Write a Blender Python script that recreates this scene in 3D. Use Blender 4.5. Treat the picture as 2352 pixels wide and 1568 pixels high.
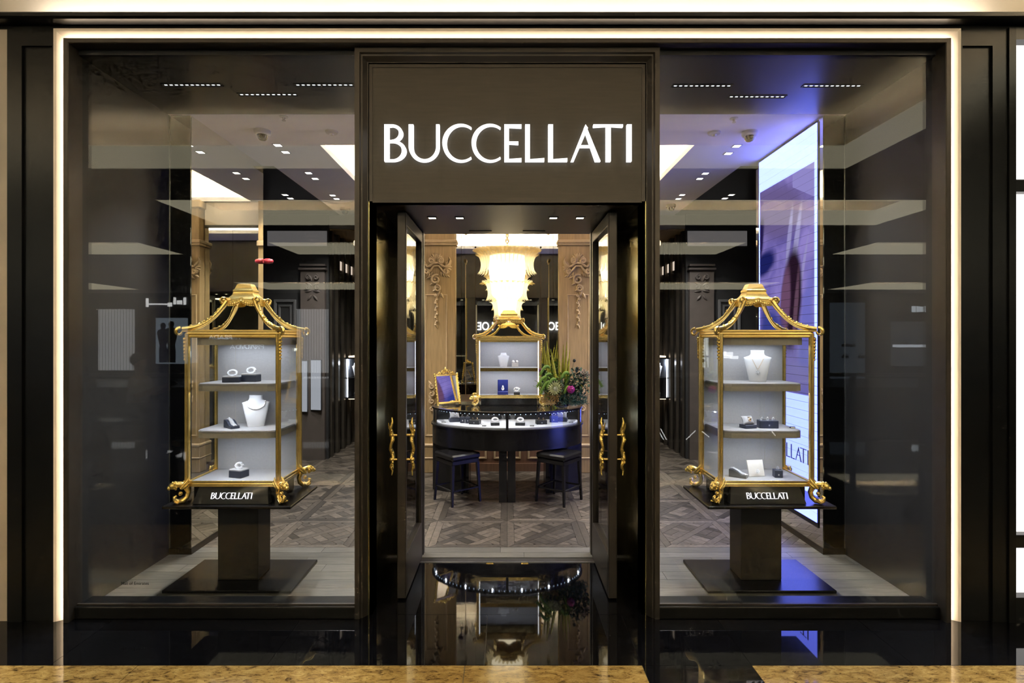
import bpy, math, random
from mathutils import Vector, Matrix
random.seed(7)
R = math.radians
sc = bpy.context.scene
for o in list(bpy.data.objects):
    bpy.data.objects.remove(o)

# ---------------------------------------------------------------- light levels
MALL_W, SPOT_W, SLOT_W, VEST_W, VIT_W, COUNT_W = 110, 76, 70.0, 5, 2.3, .35
LEDF, LEDC, LEDK, LEDM = 26, 28, 64, 170
BULB_S, SCREEN, WIN_F0 = 5.5, 1.0, .028

# ---------------------------------------------------------------- camera
F, CY, EYE = 1250.0, 3.056, 1.55
VX, VY = 1165.0, 777.0
cam_d = bpy.data.cameras.new('camera')
cam = bpy.data.objects.new('camera', cam_d)
sc.collection.objects.link(cam)
cam.location = (0, -CY, EYE)
cam.rotation_euler = (R(90), 0, 0)
cam_d.sensor_width = 36
cam_d.lens = F / 2352 * 36
cam_d.shift_x = (1176 - VX) / 2352
cam_d.shift_y = (VY - 784) / 2352
cam_d.clip_start = 0.02
sc.camera = cam

def PX(px, y): return (px - VX) * (y + CY) / F
def PZ(py, y): return EYE - (py - VY) * (y + CY) / F

# ---------------------------------------------------------------- world and exposure
w = bpy.data.worlds.new('world')
sc.world = w
w.use_nodes = True
w.node_tree.nodes['Background'].inputs[0].default_value = (0.9, 0.95, 1.0, 1)
w.node_tree.nodes['Background'].inputs[1].default_value = 0.004
sc.view_settings.view_transform = 'Standard'
sc.view_settings.look = 'None'
sc.view_settings.gamma = 1
sc.view_settings.use_curve_mapping = False
sc.view_settings.exposure = 0.0
try:
    sc.cycles.max_bounces = 7
    sc.cycles.diffuse_bounces = 2
    sc.cycles.glossy_bounces = 5
    sc.cycles.transmission_bounces = 4
    sc.cycles.transparent_max_bounces = 16
    sc.cycles.use_adaptive_sampling = True
    sc.cycles.adaptive_threshold = .04
    sc.cycles.adaptive_min_samples = 12
    sc.cycles.caustics_reflective = False
    sc.cycles.caustics_refractive = False
    sc.cycles.sample_clamp_indirect = 40
    sc.cycles.use_light_tree = False
except Exception:
    pass

# ---------------------------------------------------------------- large lights (lamps of the mall and the shop)
def lamp(name, kind, loc, power, col=(1, 1, 1), size=0.1, size_y=None, rot=(0, 0, 0), angle=110, blend=0.6, parent=None):
    l = bpy.data.lights.new(name, kind)
    l.energy = power
    l.color = col
    if kind == 'AREA':
        l.size = size
        if size_y:
            l.shape = 'RECTANGLE'
            l.size_y = size_y
    else:
        l.shadow_soft_size = size
    if kind == 'SPOT':
        l.spot_size = R(angle)
        l.spot_blend = blend
    o = bpy.data.objects.new(name, l)
    sc.collection.objects.link(o)
    o.location = loc
    o.rotation_euler = rot
    if parent:
        o.parent = parent
    return o

WARM = (1.0, 0.83, 0.62)
NEUT = (1.0, 0.97, 0.95)
COOL = (0.80, 0.87, 1.0)
# narrow corridor spots in the mall ceiling recess in front of the shop
for lx in (-3.0, -1.5, 0.0, 1.5, 3.0):
    lamp('mall_corridor_lamp', 'SPOT', (lx, -1.15, 3.79), MALL_W, WARM, .04, angle=33, blend=.4)

# ---------------------------------------------------------------- helpers
ROOT = {}
def link(o, parent=None):
    sc.collection.objects.link(o)
    if parent is not None:
        o.parent = parent
        ROOT[o.name] = ROOT.get(parent.name, Vector())
    return o

def tag(o, label=None, cat=None, group=None, kind=None):
    if label: o['label'] = label
    if cat: o['category'] = cat
    if group: o['group'] = group
    if kind: o['kind'] = kind
    return o

def thing(name, label, cat, loc=(0, 0, 0), rz=0, group=None, kind=None):
    o = bpy.data.objects.new(name, None)
    o.empty_display_size = 0.05
    o.location = loc
    o.rotation_euler = (0, 0, rz)
    sc.collection.objects.link(o)
    ROOT[o.name] = Vector(loc)
    return tag(o, label, cat, group, kind)

def struct(name, label=None, loc=(0, 0, 0)):
    o = thing(name, label, None, loc)
    o['kind'] = 'structure'
    return o

class MB:
    def __init__(s):
        s.v = []
        s.f = []
    def add(s, vs, fs):
        n = len(s.v)
        s.v += [tuple(p) for p in vs]
        s.f += [tuple(i + n for i in f) for f in fs]
        return s
    def box(s, x0, x1, y0, y1, z0, z1):
        vs = [(x, y, z) for z in (z0, z1) for y in (y0, y1) for x in (x0, x1)]
        return s.add(vs, [(0, 2, 3, 1), (4, 5, 7, 6), (0, 1, 5, 4), (1, 3, 7, 5), (3, 2, 6, 7), (2, 0, 4, 6)])
    def cbox(s, x0, x1, y0, y1, z0, z1, b=0.004):
        # chamfered box
        cx, cy, cz = (x0 + x1) / 2, (y0 + y1) / 2, (z0 + z1) / 2
        hx, hy, hz = (x1 - x0) / 2, (y1 - y0) / 2, (z1 - z0) / 2
        b = min(b, hx * .9, hy * .9, hz * .9)
        vs, idx = [], {}
        for sx in (-1, 1):
            for sy in (-1, 1):
                for sz in (-1, 1):
                    for a in range(3):
                        p = [cx + sx * (hx - (b if a != 0 else 0)), cy + sy * (hy - (b if a != 1 else 0)), cz + sz * (hz - (b if a != 2 else 0))]
                        idx[(sx, sy, sz, a)] = len(vs)
                        vs.append(p)
        fs = []
        def q(*k): fs.append(tuple(idx[t] for t in k))
        for g in (-1, 1):
            c = [(-1, -1), (1, -1), (1, 1), (-1, 1)]
            if g > 0:
                q(*[(g, a, d, 0) for a, d in c]); q(*[(a, g, d, 1) for a, d in c[::-1]]); q(*[(a, d, g, 2) for a, d in c])
            else:
                q(*[(g, a, d, 0) for a, d in c[::-1]]); q(*[(a, g, d, 1) for a, d in c]); q(*[(a, d, g, 2) for a, d in c[::-1]])
        for i in (-1, 1):
            for j in (-1, 1):
                q((i, j, -1, 0), (i, j, 1, 0), (i, j, 1, 1), (i, j, -1, 1))
                q((i, -1, j, 0), (i, 1, j, 0), (i, 1, j, 2), (i, -1, j, 2))
                q((-1, i, j, 1), (1, i, j, 1), (1, i, j, 2), (-1, i, j, 2))
                for k in (-1, 1):
                    q((i, j, k, 0), (i, j, k, 1), (i, j, k, 2))
        return s.add(vs, fs)
    def prism(s, poly, a, b, axis='z'):
        n = len(poly)
        def m(p, t):
            return {'z': (p[0], p[1], t), 'y': (p[0], t, p[1]), 'x': (t, p[0], p[1])}[axis]
        vs = [m(p, a) for p in poly] + [m(p, b) for p in poly]
        return s.add(vs, [tuple(range(n))[::-1], tuple(range(n, 2 * n))] + [(i, (i + 1) % n, (i + 1) % n + n, i + n) for i in range(n)])
    def tube(s, pts, r, seg=8, cap=True, flat=1.0, up=None):
        pts = [Vector(p) for p in pts]
        n = len(pts)
        if not isinstance(r, (list, tuple)): r = [r] * n
        rings, prev = [], None
        for i in range(n):
            t = (pts[min(i + 1, n - 1)] - pts[max(i - 1, 0)])
            t = t.normalized() if t.length > 1e-9 else Vector((0, 0, 1))
            if prev is None:
                a = Vector(up) if up else (Vector((0, 0, 1)) if abs(t.z) < .9 else Vector((1, 0, 0)))
            else:
                a = prev
            a = (a - t * a.dot(t))
            a = a.normalized() if a.length > 1e-6 else t.orthogonal().normalized()
            prev = a
            b = t.cross(a)
            rings.append([pts[i] + (a * math.cos(k * 2 * math.pi / seg) * flat + b * math.sin(k * 2 * math.pi / seg)) * r[i] for k in range(seg)])
        vs = [p for rg in rings for p in rg]
        fs = [(i * seg + k, i * seg + (k + 1) % seg, (i + 1) * seg + (k + 1) % seg, (i + 1) * seg + k) for i in range(n - 1) for k in range(seg)]
        if cap:
            fs += [tuple(range(seg))[::-1], tuple(range((n - 1) * seg, n * seg))]
        return s.add(vs, fs)
    def lathe(s, prof, seg=24, c=(0, 0, 0), sx=1, sy=1, a0=0.0, cap=True):
        n = len(prof)
        vs = [(c[0] + r * sx * math.cos(a0 + k * 2 * math.pi / seg), c[1] + r * sy * math.sin(a0 + k * 2 * math.pi / seg), c[2] + z) for r, z in prof for k in range(seg)]
        fs = [(i * seg + k, i * seg + (k + 1) % seg, (i + 1) * seg + (k + 1) % seg, (i + 1) * seg + k) for i in range(n - 1) for k in range(seg)]
        if cap:
            fs += [tuple(range(seg))[::-1], tuple(range((n - 1) * seg, n * seg))]
        return s.add(vs, fs)
    def ball(s, c, r, seg=10, ring=6, sc3=(1, 1, 1)):
        prof = [(max(1e-5, math.sin(math.pi * i / ring)) * r, -math.cos(math.pi * i / ring) * r * sc3[2]) for i in range(ring + 1)]
        return s.lathe(prof, seg, c, sc3[0], sc3[1])
    def grid(s, fn, nu, nv, closed_u=False):
        vs = [fn(i / (nu - (0 if closed_u else 1)), j / (nv - 1)) for j in range(nv) for i in range(nu)]
        m = nu if closed_u else nu - 1
        return s.add(vs, [(j * nu + i, j * nu + (i + 1) % nu, (j + 1) * nu + (i + 1) % nu, (j + 1) * nu + i) for j in range(nv - 1) for i in range(m)])
    def sweepU(s, prof, W, H, z0=0.0, closed=False, cx=0.0):
        # mitred moulding: profile points (u inward, y) swept over an inverted U (or a closed frame down to z0)
        n = len(prof)
        vs = []
        for u, y in prof:
            zb = z0 + (u if closed else 0)
            vs += [(cx - W + u, y, zb), (cx - W + u, y, H - u), (cx + W - u, y, H - u), (cx + W - u, y, zb)]
        fs = []
        for i in range(n - 1):
            for k in range(4 if closed else 3):
                fs.append((i * 4 + k, i * 4 + (k + 1) % 4, (i + 1) * 4 + (k + 1) % 4, (i + 1) * 4 + k))
        return s.add(vs, fs)
    def xf(s, m, start=0):
        s.v[start:] = [tuple(m @ Vector(p)) for p in s.v[start:]]
        return s
    def build(s, name, mat, parent=None, smooth=None, world=False, loc=None, rot=None, label=None, kind=None):
        vs = s.v
        if world and parent is not None:
            o0 = ROOT.get(parent.name, Vector())
            vs = [(p[0] - o0.x, p[1] - o0.y, p[2] - o0.z) for p in vs]
        me = bpy.data.meshes.new(name)
        me.from_pydata(vs, [], s.f)
        me.materials.append(mat)
        if smooth:
            for p in me.polygons: p.use_smooth = True
            me.set_sharp_from_angle(angle=R(smooth))
        me.update()
        o = bpy.data.objects.new(name, me)
        link(o, parent)
        if loc: o.location = loc
        if rot: o.rotation_euler = rot
        if label: o['label'] = label
        if kind: o['kind'] = kind
        return o

def bx(name, mat, parent, x0, x1, y0, y1, z0, z1, b=0, world=False, label=None):
    m = MB()
    if b: m.cbox(x0, x1, y0, y1, z0, z1, b)
    else: m.box(x0, x1, y0, y1, z0, z1)
    return m.build(name, mat, parent, world=world, label=label)

def sbox(name, mat, x0, x1, y0, y1, z0, z1, label=None):
    o = bx(name, mat, None, x0, x1, y0, y1, z0, z1)
    o['kind'] = 'structure'
    if label: o['label'] = label
    return o

def copy_obj(o, parent, loc=None):
    c = o.copy()
    link(c, parent)
    if loc is not None: c.location = loc
    return c

# ---------------------------------------------------------------- materials
def mat(name, col, rough=.5, metal=0.0, var=0.0, vscale=8.0, stretch=None, bump=0.0, bscale=60.0, spec=None, coat=0.0, emit=None, estr=0.0, rnd=0.0, col2=None, sheen=0.0):
    m = bpy.data.materials.new(name)
    m.use_nodes = True
    nt = m.node_tree
    b = nt.nodes['Principled BSDF']
    b.inputs['Base Color'].default_value = (*col, 1)
    b.inputs['Roughness'].default_value = rough
    b.inputs['Metallic'].default_value = metal
    if spec is not None: b.inputs['Specular IOR Level'].default_value = spec
    if coat: b.inputs['Coat Weight'].default_value = coat; b.inputs['Coat Roughness'].default_value = .05
    if sheen: b.inputs['Sheen Weight'].default_value = sheen
    if emit:
        b.inputs['Emission Color'].default_value = (*emit, 1)
        b.inputs['Emission Strength'].default_value = estr
    if var or bump or rnd or col2:
        tc = nt.nodes.new('ShaderNodeTexCoord')
        mp = nt.nodes.new('ShaderNodeMapping')
        if stretch: mp.inputs['Scale'].default_value = stretch
        nt.links.new(tc.outputs['Object'], mp.inputs['Vector'])
        src = mp.outputs['Vector']
        if rnd:
            oi = nt.nodes.new('ShaderNodeObjectInfo')
            ad = nt.nodes.new('ShaderNodeVectorMath'); ad.operation = 'MULTIPLY_ADD'
            cb = nt.nodes.new('ShaderNodeCombineXYZ')
            for k in range(3): nt.links.new(oi.outputs['Random'], cb.inputs[k])
            nt.links.new(cb.outputs[0], ad.inputs[0]); ad.inputs[1].default_value = (37, 91, 53)
            nt.links.new(src, ad.inputs[2])
            src = ad.outputs[0]
        nz = nt.nodes.new('ShaderNodeTexNoise')
        nz.inputs['Scale'].default_value = vscale
        nz.inputs['Detail'].default_value = 6
        nt.links.new(src, nz.inputs['Vector'])
        rp = nt.nodes.new('ShaderNodeValToRGB')
        c2 = col2 if col2 else tuple(min(1, c * (1 + var)) for c in col)
        rp.color_ramp.elements[0].position = .3
        rp.color_ramp.elements[1].position = .7
        rp.color_ramp.elements[0].color = (*[c * (1 - var) for c in col], 1)
        rp.color_ramp.elements[1].color = (*c2, 1)
        nt.links.new(nz.outputs['Fac'], rp.inputs['Fac'])
        out = rp.outputs['Color']
        if rnd:
            mx = nt.nodes.new('ShaderNodeHueSaturation')
            mr = nt.nodes.new('ShaderNodeMapRange')
            mr.inputs['To Min'].default_value = 1 - rnd
            mr.inputs['To Max'].default_value = 1 + rnd
            nt.links.new(oi.outputs['Random'], mr.inputs['Value'])
            nt.links.new(mr.outputs[0], mx.inputs['Value'])
            nt.links.new(out, mx.inputs['Color'])
            out = mx.outputs['Color']
        nt.links.new(out, b.inputs['Base Color'])
        if bump:
            n2 = nt.nodes.new('ShaderNodeTexNoise')
            n2.inputs['Scale'].default_value = bscale
            n2.inputs['Detail'].default_value = 4
            nt.links.new(mp.outputs['Vector'], n2.inputs['Vector'])
            bp = nt.nodes.new('ShaderNodeBump')
            bp.inputs['Strength'].default_value = bump
            bp.inputs['Distance'].default_value = .01
            nt.links.new(n2.outputs['Fac'], bp.inputs['Height'])
            nt.links.new(bp.outputs[0], b.inputs['Normal'])
    return m

def glass_mat(name, tint=(1, 1, 1), f0=.045):
    m = bpy.data.materials.new(name)
    m.use_nodes = True
    nt = m.node_tree
    nt.nodes.clear()
    out = nt.nodes.new('ShaderNodeOutputMaterial')
    tr = nt.nodes.new('ShaderNodeBsdfTransparent'); tr.inputs[0].default_value = (*tint, 1)
    gl = nt.nodes.new('ShaderNodeBsdfGlossy'); gl.inputs['Roughness'].default_value = 0.0
    lw = nt.nodes.new('ShaderNodeLayerWeight'); lw.inputs['Blend'].default_value = .5
    pw = nt.nodes.new('ShaderNodeMath'); pw.operation = 'POWER'; pw.inputs[1].default_value = 5
    ma = nt.nodes.new('ShaderNodeMath'); ma.operation = 'MULTIPLY_ADD'; ma.inputs[1].default_value = 1 - f0; ma.inputs[2].default_value = f0
    mx = nt.nodes.new('ShaderNodeMixShader')
    nt.links.new(lw.outputs['Facing'], pw.inputs[0]); nt.links.new(pw.outputs[0], ma.inputs[0])
    nt.links.new(ma.outputs[0], mx.inputs[0]); nt.links.new(tr.outputs[0], mx.inputs[1]); nt.links.new(gl.outputs[0], mx.inputs[2])
    nt.links.new(mx.outputs[0], out.inputs[0])
    return m

def emit_mat(name, col, s):
    m = bpy.data.materials.new(name)
    m.use_nodes = True
    nt = m.node_tree
    nt.nodes.clear()
    out = nt.nodes.new('ShaderNodeOutputMaterial')
    e = nt.nodes.new('ShaderNodeEmission')
    e.inputs[0].default_value = (*col, 1)
    e.inputs[1].default_value = s
    nt.links.new(e.outputs[0], out.inputs[0])
    return m

GOLD = mat('gold_leaf', (.96, .70, .24), .24, .86, var=.06, vscale=25, bump=.03, bscale=60)
GOLDD = mat('gold_chased', (.92, .64, .19), .25, .84, var=.2, vscale=60, bump=.25, bscale=160)
BRASS = mat('polished_brass', (.82, .58, .2), .18, 1.0)
BLACKST = mat('black_lacquer_stone', (.006, .006, .006), .3, var=.2, spec=.35)
BLACKTR = mat('black_trim', (.006, .006, .006), .3)
BRONZE = mat('bronze_panel', (.060, .051, .042), .42, .35, var=.05, vscale=6)
BRONZEH = mat('bronze_sign_panel', (.064, .054, .041), .5, .25, var=.1, vscale=5, stretch=(1, 1, 14))
BRUSHED = mat('brushed_dark_bronze', (.52, .44, .20), .19, 1.0, var=.15, vscale=9, stretch=(10, 10, .4))
DARKW = mat('dark_grey_wall', (.022, .022, .022), .55, var=.08, vscale=5)
SOFFIT = mat('dark_soffit', (.020, .021, .023), .33, var=.05)
WHITEC = mat('white_ceiling', (.88, .88, .91), .8, var=.03, vscale=3)
CREAM = mat('cream_plaster', (.74, .66, .55), .8, var=.04, vscale=3)
CREAMW = mat('cream_cladding', (.50, .43, .35), .55, var=.06, vscale=4)
MALLC = mat('mall_ceiling_paint', (.34, .31, .27), .8, var=.05)
DARKM = mat('dark_mall_facade', (.045, .042, .045), .45, var=.2, vscale=1.5)
GREYF = mat('grey_linen', (.40, .39, .395), .9, var=.05, vscale=90, bump=.2, bscale=300, sheen=.2)
GREYE = mat('taupe_shelf_edge', (.44, .41, .37), .8, var=.05, vscale=80)
WHITEL = mat('pale_leather', (.66, .66, .67), .55, var=.03, bump=.1, bscale=200)
CREAML = mat('cream_leather', (.60, .57, .52), .6, var=.03)
NAVY = mat('navy_leather_box', (.028, .032, .05), .4, var=.1)
CHARC = mat('charcoal_lacquer', (.011, .010, .010), .26, var=.1, vscale=4)
CHARP = mat('charcoal_column', (.013, .0125, .0125), .6, var=.1, vscale=4)
BLUEBOX = mat('blue_velvet_box', (.01, .02, .16), .5, var=.2)
SILVER = mat('white_gold', (.9, .9, .92), .12, 1.0)
PAVE = mat('diamond_pave', (.93, .94, .97), .12, .9, var=.1, vscale=400, bump=.8, bscale=500)
ROSEG = mat('rose_gold', (.85, .62, .40), .16, 1.0)
PEARL = mat('pearl', (.85, .82, .78), .2, 0, coat=.6)
WOOD = mat('carved_oak', (.41, .28, .130), .55, var=.16, vscale=9, stretch=(7, 7, .5), bump=.1, bscale=40)
WOODC = mat('oak_carving', (.50, .36, .20), .55, var=.12, vscale=12, bump=.15, bscale=50)
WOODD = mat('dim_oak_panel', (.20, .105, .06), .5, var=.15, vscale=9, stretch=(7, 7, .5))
PLANK = mat('grey_oak_plank', (.142, .136, .116), .36, var=.28, vscale=3.2, stretch=(2.2, 26, 2), rnd=.22, bump=.12, bscale=14)
PARQ = mat('smoked_oak_parquet', (.092, .076, .058), .36, var=.40, vscale=11, stretch=(3, 3, 2), rnd=.6, bump=.12, bscale=25)
JOINT = mat('dark_joint', (.02, .017, .014), .7)
GRANITE = mat('black_granite', (.005, .005, .006), .03, var=.4, vscale=40, spec=.42, rnd=.1)
GROUT = mat('pale_joint', (.10, .10, .10), .5)
LINEN = GREYF
RED = mat('red_alarm_plastic', (.45, .02, .03), .3, coat=.5)
CAMW = mat('white_plastic', (.6, .6, .6), .4)
CAMB = mat('smoked_dome', (.01, .01, .012), .05, coat=1)
MIRROR = mat('mirror_silvering', (.80, .80, .72), .0, 1.0)
MIRRORD = mat('smoked_mirror', (.10, .10, .10), .03, 1.0)
SLATM = mat('bronze_slat', (.10, .085, .065), .3, .6, var=.15, vscale=6)
SLATD = mat('dark_glass_slat', (.012, .014, .02), .08, coat=.4)
GLASS = glass_mat('window_glass', (.985, .99, .985), WIN_F0)
VGLASS = glass_mat('vitrine_glass', (.99, .995, .995), .035)
DGLASS = glass_mat('door_glass', (.97, .98, .975), .05)
STEEL = mat('brushed_steel', (.6, .6, .6), .3, 1)

LED_W = emit_mat('led_strip_warm', (1, .80, .60), LEDF)
LED_CEIL = emit_mat('led_strip_cove', (1, .91, .80), LEDC)
LED_COF = emit_mat('led_strip_coffer', (1, .91, .76), LEDK)
LENS = emit_mat('downlight_lens', (1, .95, .88), 9)
LENSW = emit_mat('downlight_lens_warm', (1, .86, .62), 9)
LENSC = emit_mat('spot_cell_lens', (.9, .95, 1), 1.6)
LETTER = emit_mat('illuminated_letter', (1, .985, .97), 1.6)
LETTERS = emit_mat('small_illuminated_letter', (1, .96, 1), 1.5)
LEDB = emit_mat('blue_white_led', (.55, .72, 1), 5)
LIGHTBOX = emit_mat('white_lightbox', (1, .95, .90), 1.25)

# gold veined marble
def marble():
    m = mat('golden_marble', (.50, .30, .10), .07, var=.0, spec=.5)
    nt = m.node_tree
    b = nt.nodes['Principled BSDF']
    g = nt.nodes.new('ShaderNodeTexCoord')
    mp = nt.nodes.new('ShaderNodeMapping')
    mp.inputs['Rotation'].default_value = (0, 0, R(-28)); mp.inputs['Scale'].default_value = (4.5, 11, 6)
    n1 = nt.nodes.new('ShaderNodeTexNoise'); n1.inputs['Scale'].default_value = 3; n1.inputs['Detail'].default_value = 8; n1.inputs['Roughness'].default_value = .68; n1.inputs['Distortion'].default_value = .8
    rp = nt.nodes.new('ShaderNodeValToRGB')
    e = rp.color_ramp.elements
    e[0].position = .34; e[0].color = (.06, .033, .012, 1)
    e[1].position = .70; e[1].color = (.52, .37, .13, 1)
    k = e.new(.45); k.color = (.29, .18, .05, 1)
    n2 = nt.nodes.new('ShaderNodeTexNoise'); n2.inputs['Scale'].default_value = 9; n2.inputs['Detail'].default_value = 8; n2.inputs['Roughness'].default_value = .75; n2.inputs['Distortion'].default_value = 1.2
    r2 = nt.nodes.new('ShaderNodeValToRGB')
    r2.color_ramp.elements[0].position = .36; r2.color_ramp.elements[0].color = (.16, .12, .09, 1)
    r2.color_ramp.elements[1].position = .46; r2.color_ramp.elements[1].color = (1, 1, 1, 1)
    mx = nt.nodes.new('ShaderNodeMix'); mx.data_type = 'RGBA'; mx.blend_type = 'MULTIPLY'; mx.inputs[0].default_value = .9
    L = nt.links.new
    L(g.outputs['Object'], mp.inputs[0]); L(mp.outputs[0], n1.inputs['Vector']); L(mp.outputs[0], n2.inputs['Vector'])
    L(n1.outputs['Fac'], rp.inputs[0]); L(n2.outputs['Fac'], r2.inputs[0])
    L(rp.outputs[0], mx.inputs[6]); L(r2.outputs[0], mx.inputs[7]); L(mx.outputs[2], b.inputs['Base Color'])
    return m
MARBLE = marble()

# ---------------------------------------------------------------- letters of the shop name
def arc_strip(cx, cy, rx, ry, ix, iy, irx, iry, a0, a1, n=26):
    out = [(cx + rx * math.cos(R(a0 + (a1 - a0) * i / n)), cy + ry * math.sin(R(a0 + (a1 - a0) * i / n))) for i in range(n + 1)]
    inn = [(ix + irx * math.cos(R(a0 + (a1 - a0) * i / n)), iy + iry * math.sin(R(a0 + (a1 - a0) * i / n))) for i in range(n + 1)]
    return [[out[i], out[i + 1], inn[i + 1], inn[i]] for i in range(n)]
def rect(x0, y0, x1, y1): return [[(x0, y0), (x1, y0), (x1, y1), (x0, y1)]]
ST = .13
GLY = {
 'B': rect(0, 0, ST, 1) + arc_strip(.20, .76, .305, .24, .20, .765, .195, .185, -90, 90) + rect(ST, .945, .2, 1) + rect(ST, .52, .2, .575)
      + arc_strip(.22, .285, .377, .285, .22, .285, .255, .235, -90, 90) + rect(ST, 0, .22, .05) + rect(ST, .52, .22, .57),
 'U': rect(0, .4, ST, 1) + rect(.745, .4, .84, 1) + arc_strip(.42, .4, .42, .41, .4375, .4, .3075, .345, 180, 360),
 'C': arc_strip(.5, .5, .5, .515, .535, .5, .415, .468, 54, 306, 40),
 'E': rect(0, 0, ST, 1) + [[(ST, .93), (.47, .915), (.47, 1), (ST, 1)]] + [[(ST, .48), (.385, .465), (.385, .535), (ST, .535)]] + [[(ST, 0), (.47, 0), (.47, .085), (ST, .06)]],
 'L': rect(0, 0, ST, 1) + [[(ST, 0), (.52, 0), (.52, .085), (ST, .055)]],
 'A': [[(0, 0), (.085, 0), (.47, .9), (.40, 1)]] + [[(.40, 1), (.355, .9), (.665, 0), (.81, 0)]] + rect(.22, .385, .6, .435),
 'T': rect(.345, 0, .475, .95) + [[(0, .935), (.345, .955), (.345, 1), (0, 1)]] + rect(.345, .95, .475, 1) + [[(.475, .955), (.805, .935), (.805, 1), (.475, 1)]],
 'I': rect(0, 0, ST, 1),
}
NAME_AT = [('B', 0), ('U', .661), ('C', 1.576), ('C', 2.369), ('E', 3.258), ('L', 3.826), ('L', 4.453), ('A', 5.064), ('T', 5.678), ('I', 6.589)]
NAME_W = 6.72
def letter_mb(ch, h, depth, slant=0.0):
    m = MB()
    for q in GLY[ch]:
        m.prism([((p[0] + slant * p[1]) * h, p[1] * h) for p in q], 0, depth, 'y')
    return m
# ================================================================ THE SETTING
# ---- mall floor: polished black granite tiles, golden marble band
fl = struct('floor_mall', 'polished black granite and golden marble mall floor')
bx('joint_bed', GROUT, fl, -7, 7, -5.2, .72, -.06, -.006)
def tile(name, m, x0, x1, y0, y1, g=.0012):
    return bx(name, m, fl, x0 + g, x1 - g, y0 + g, y1 - g, -.03, 0)
YB = -.475
xs = [-6.3, -5.27, -4.23, -3.2, -2.17, -1.14, -.11, .64, 1.16, 1.93, 2.96, 4.0, 5.0, 6.0]
for a, b in zip(xs[:-1], xs[1:]):
    tile('granite_tile', GRANITE, a, b, YB, 0)
tile('granite_tile', GRANITE, -.84, .84, 0, .70)
for a, b in ((-6.3, -3.3), (-3.3, -1.75), (-1.75, -.2), (-.2, .64), (1.16, 2.7), (2.7, 4.2), (4.2, 6)):
    tile('marble_slab', MARBLE, a, b, -1.5, YB)
tile('granite_tile', GRANITE, .64, 1.16, -1.5, YB)
for a, b in zip(xs[:-1], xs[1:]):
    tile('granite_tile', GRANITE, a, b, -2.5, -1.5)
    tile('granite_tile', GRANITE, a, b, -3.6, -2.5)
    tile('granite_tile', GRANITE, a, b, -5.1, -3.6)

# ---- shop floor
sf = struct('floor_shop', 'smoked oak parquet floor with grey plank border')
bx('subfloor', JOINT, sf, -3.7, 3.7, .02, 7.4, -.06, -.004)
planks = []
y = .09
row = 0
while y < .985:
    wdt = .118 if row != 6 else .09
    y1 = min(y + wdt, .985)
    x = -2.46 - (row * .37 % .8)
    while x < 2.44:
        L = .95 + .35 * ((row * 7 + int((x + 4) * 3)) % 3) / 2
        x0, x1 = max(x, -2.44), min(x + L, 2.44)
        if x1 - x0 > .05 and not (y1 <= .72 and x1 < .85 and x0 > -.85):
            planks.append((x0, x1, y, y1))
        x += L
    y = y1
    row += 1
for (x0, x1, y0, y1) in planks:
    if y0 < .70:   # the vestibule between the windows is stone
        if x0 < -.82 < x1: x1 = -.82
        elif x0 < .82 < x1: x0 = .82
        elif x0 >= -.82 and x1 <= .82: continue
    g = .0012
    bx('plank', PLANK, sf, x0 + g, x1 - g, y0 + g, y1 - g, -.02, 0)

def clip_poly(poly, x0, x1, y0, y1):
    for (ax, lim, sgn) in ((0, x0, 1), (0, x1, -1), (1, y0, 1), (1, y1, -1)):
        out = []
        for i in range(len(poly)):
            p, q = poly[i - 1], poly[i]
            dp, dq = sgn * (p[ax] - lim), sgn * (q[ax] - lim)
            if dp >= 0: out.append(p)
            if (dp >= 0) != (dq >= 0):
                t = dp / (dp - dq)
                out.append((p[0] + (q[0] - p[0]) * t, p[1] + (q[1] - p[1]) * t))
        poly = out
        if len(poly) < 3: return None
    return poly
def area(p): return abs(sum(p[i - 1][0] * p[i][1] - p[i][0] * p[i - 1][1] for i in range(len(p)))) / 2
def panel_pieces(s, fw):
    out = []
    h = s / 2
    g = .0012
    out += [[(-h + g, -h + g), (h - g, -h + g), (h - fw - g, -h + fw - g), (-h + fw + g, -h + fw - g)]]
    out += [[(p[0], -p[1]) for p in out[0]][::-1]]
    out += [[(-h + g, -h + fw * 0 + 2 * g), (-h + fw - g, -h + fw + 2 * g), (-h + fw - g, h - fw - 2 * g), (-h + g, h - 2 * g)]]
    out += [[(-p[0], p[1]) for p in out[2]][::-1]]
    a = h - fw - g
    p, wd = .196, .058
    c, si = math.cos(R(45)), math.sin(R(45))
    def rot(q): return [(x * c - y * si, x * si + y * c) for x, y in q]
    cells = []
    for k in range(-3, 4):
        v = k * p
        cells.append([(-.6, v - wd / 2 + g), (.6, v - wd / 2 + g), (.6, v + wd / 2 - g), (-.6, v + wd / 2 - g)])
        for j in range(-3, 4):
            u = j * p
            va, vb = v + wd / 2 + g, v + p - wd / 2 - g
            cells.append([(u - wd / 2 + g, va), (u + wd / 2 - g, va), (u + wd / 2 - g, vb), (u - wd / 2 + g, vb)])
            ua, ub = u + wd / 2 + g, u + p - wd / 2 - g
            if (j + k) % 2:
                m_ = (va + vb) / 2
                cells += [[(ua, va), (ub, va), (ub, m_ - g), (ua, m_ - g)], [(ua, m_ + g), (ub, m_ + g), (ub, vb), (ua, vb)]]
            else:
                m_ = (ua + ub) / 2
                cells += [[(ua, va), (m_ - g, va), (m_ - g, vb), (ua, vb)], [(m_ + g, va), (ub, va), (ub, vb), (m_ + g, vb)]]
    for q in cells:
        r = clip_poly(rot(q), -a, a, -a, a)
        if r and area(r) > 2e-4: out.append(r)
    return out
PS = .59
PP = panel_pieces(PS, .055)
allp = []
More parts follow.
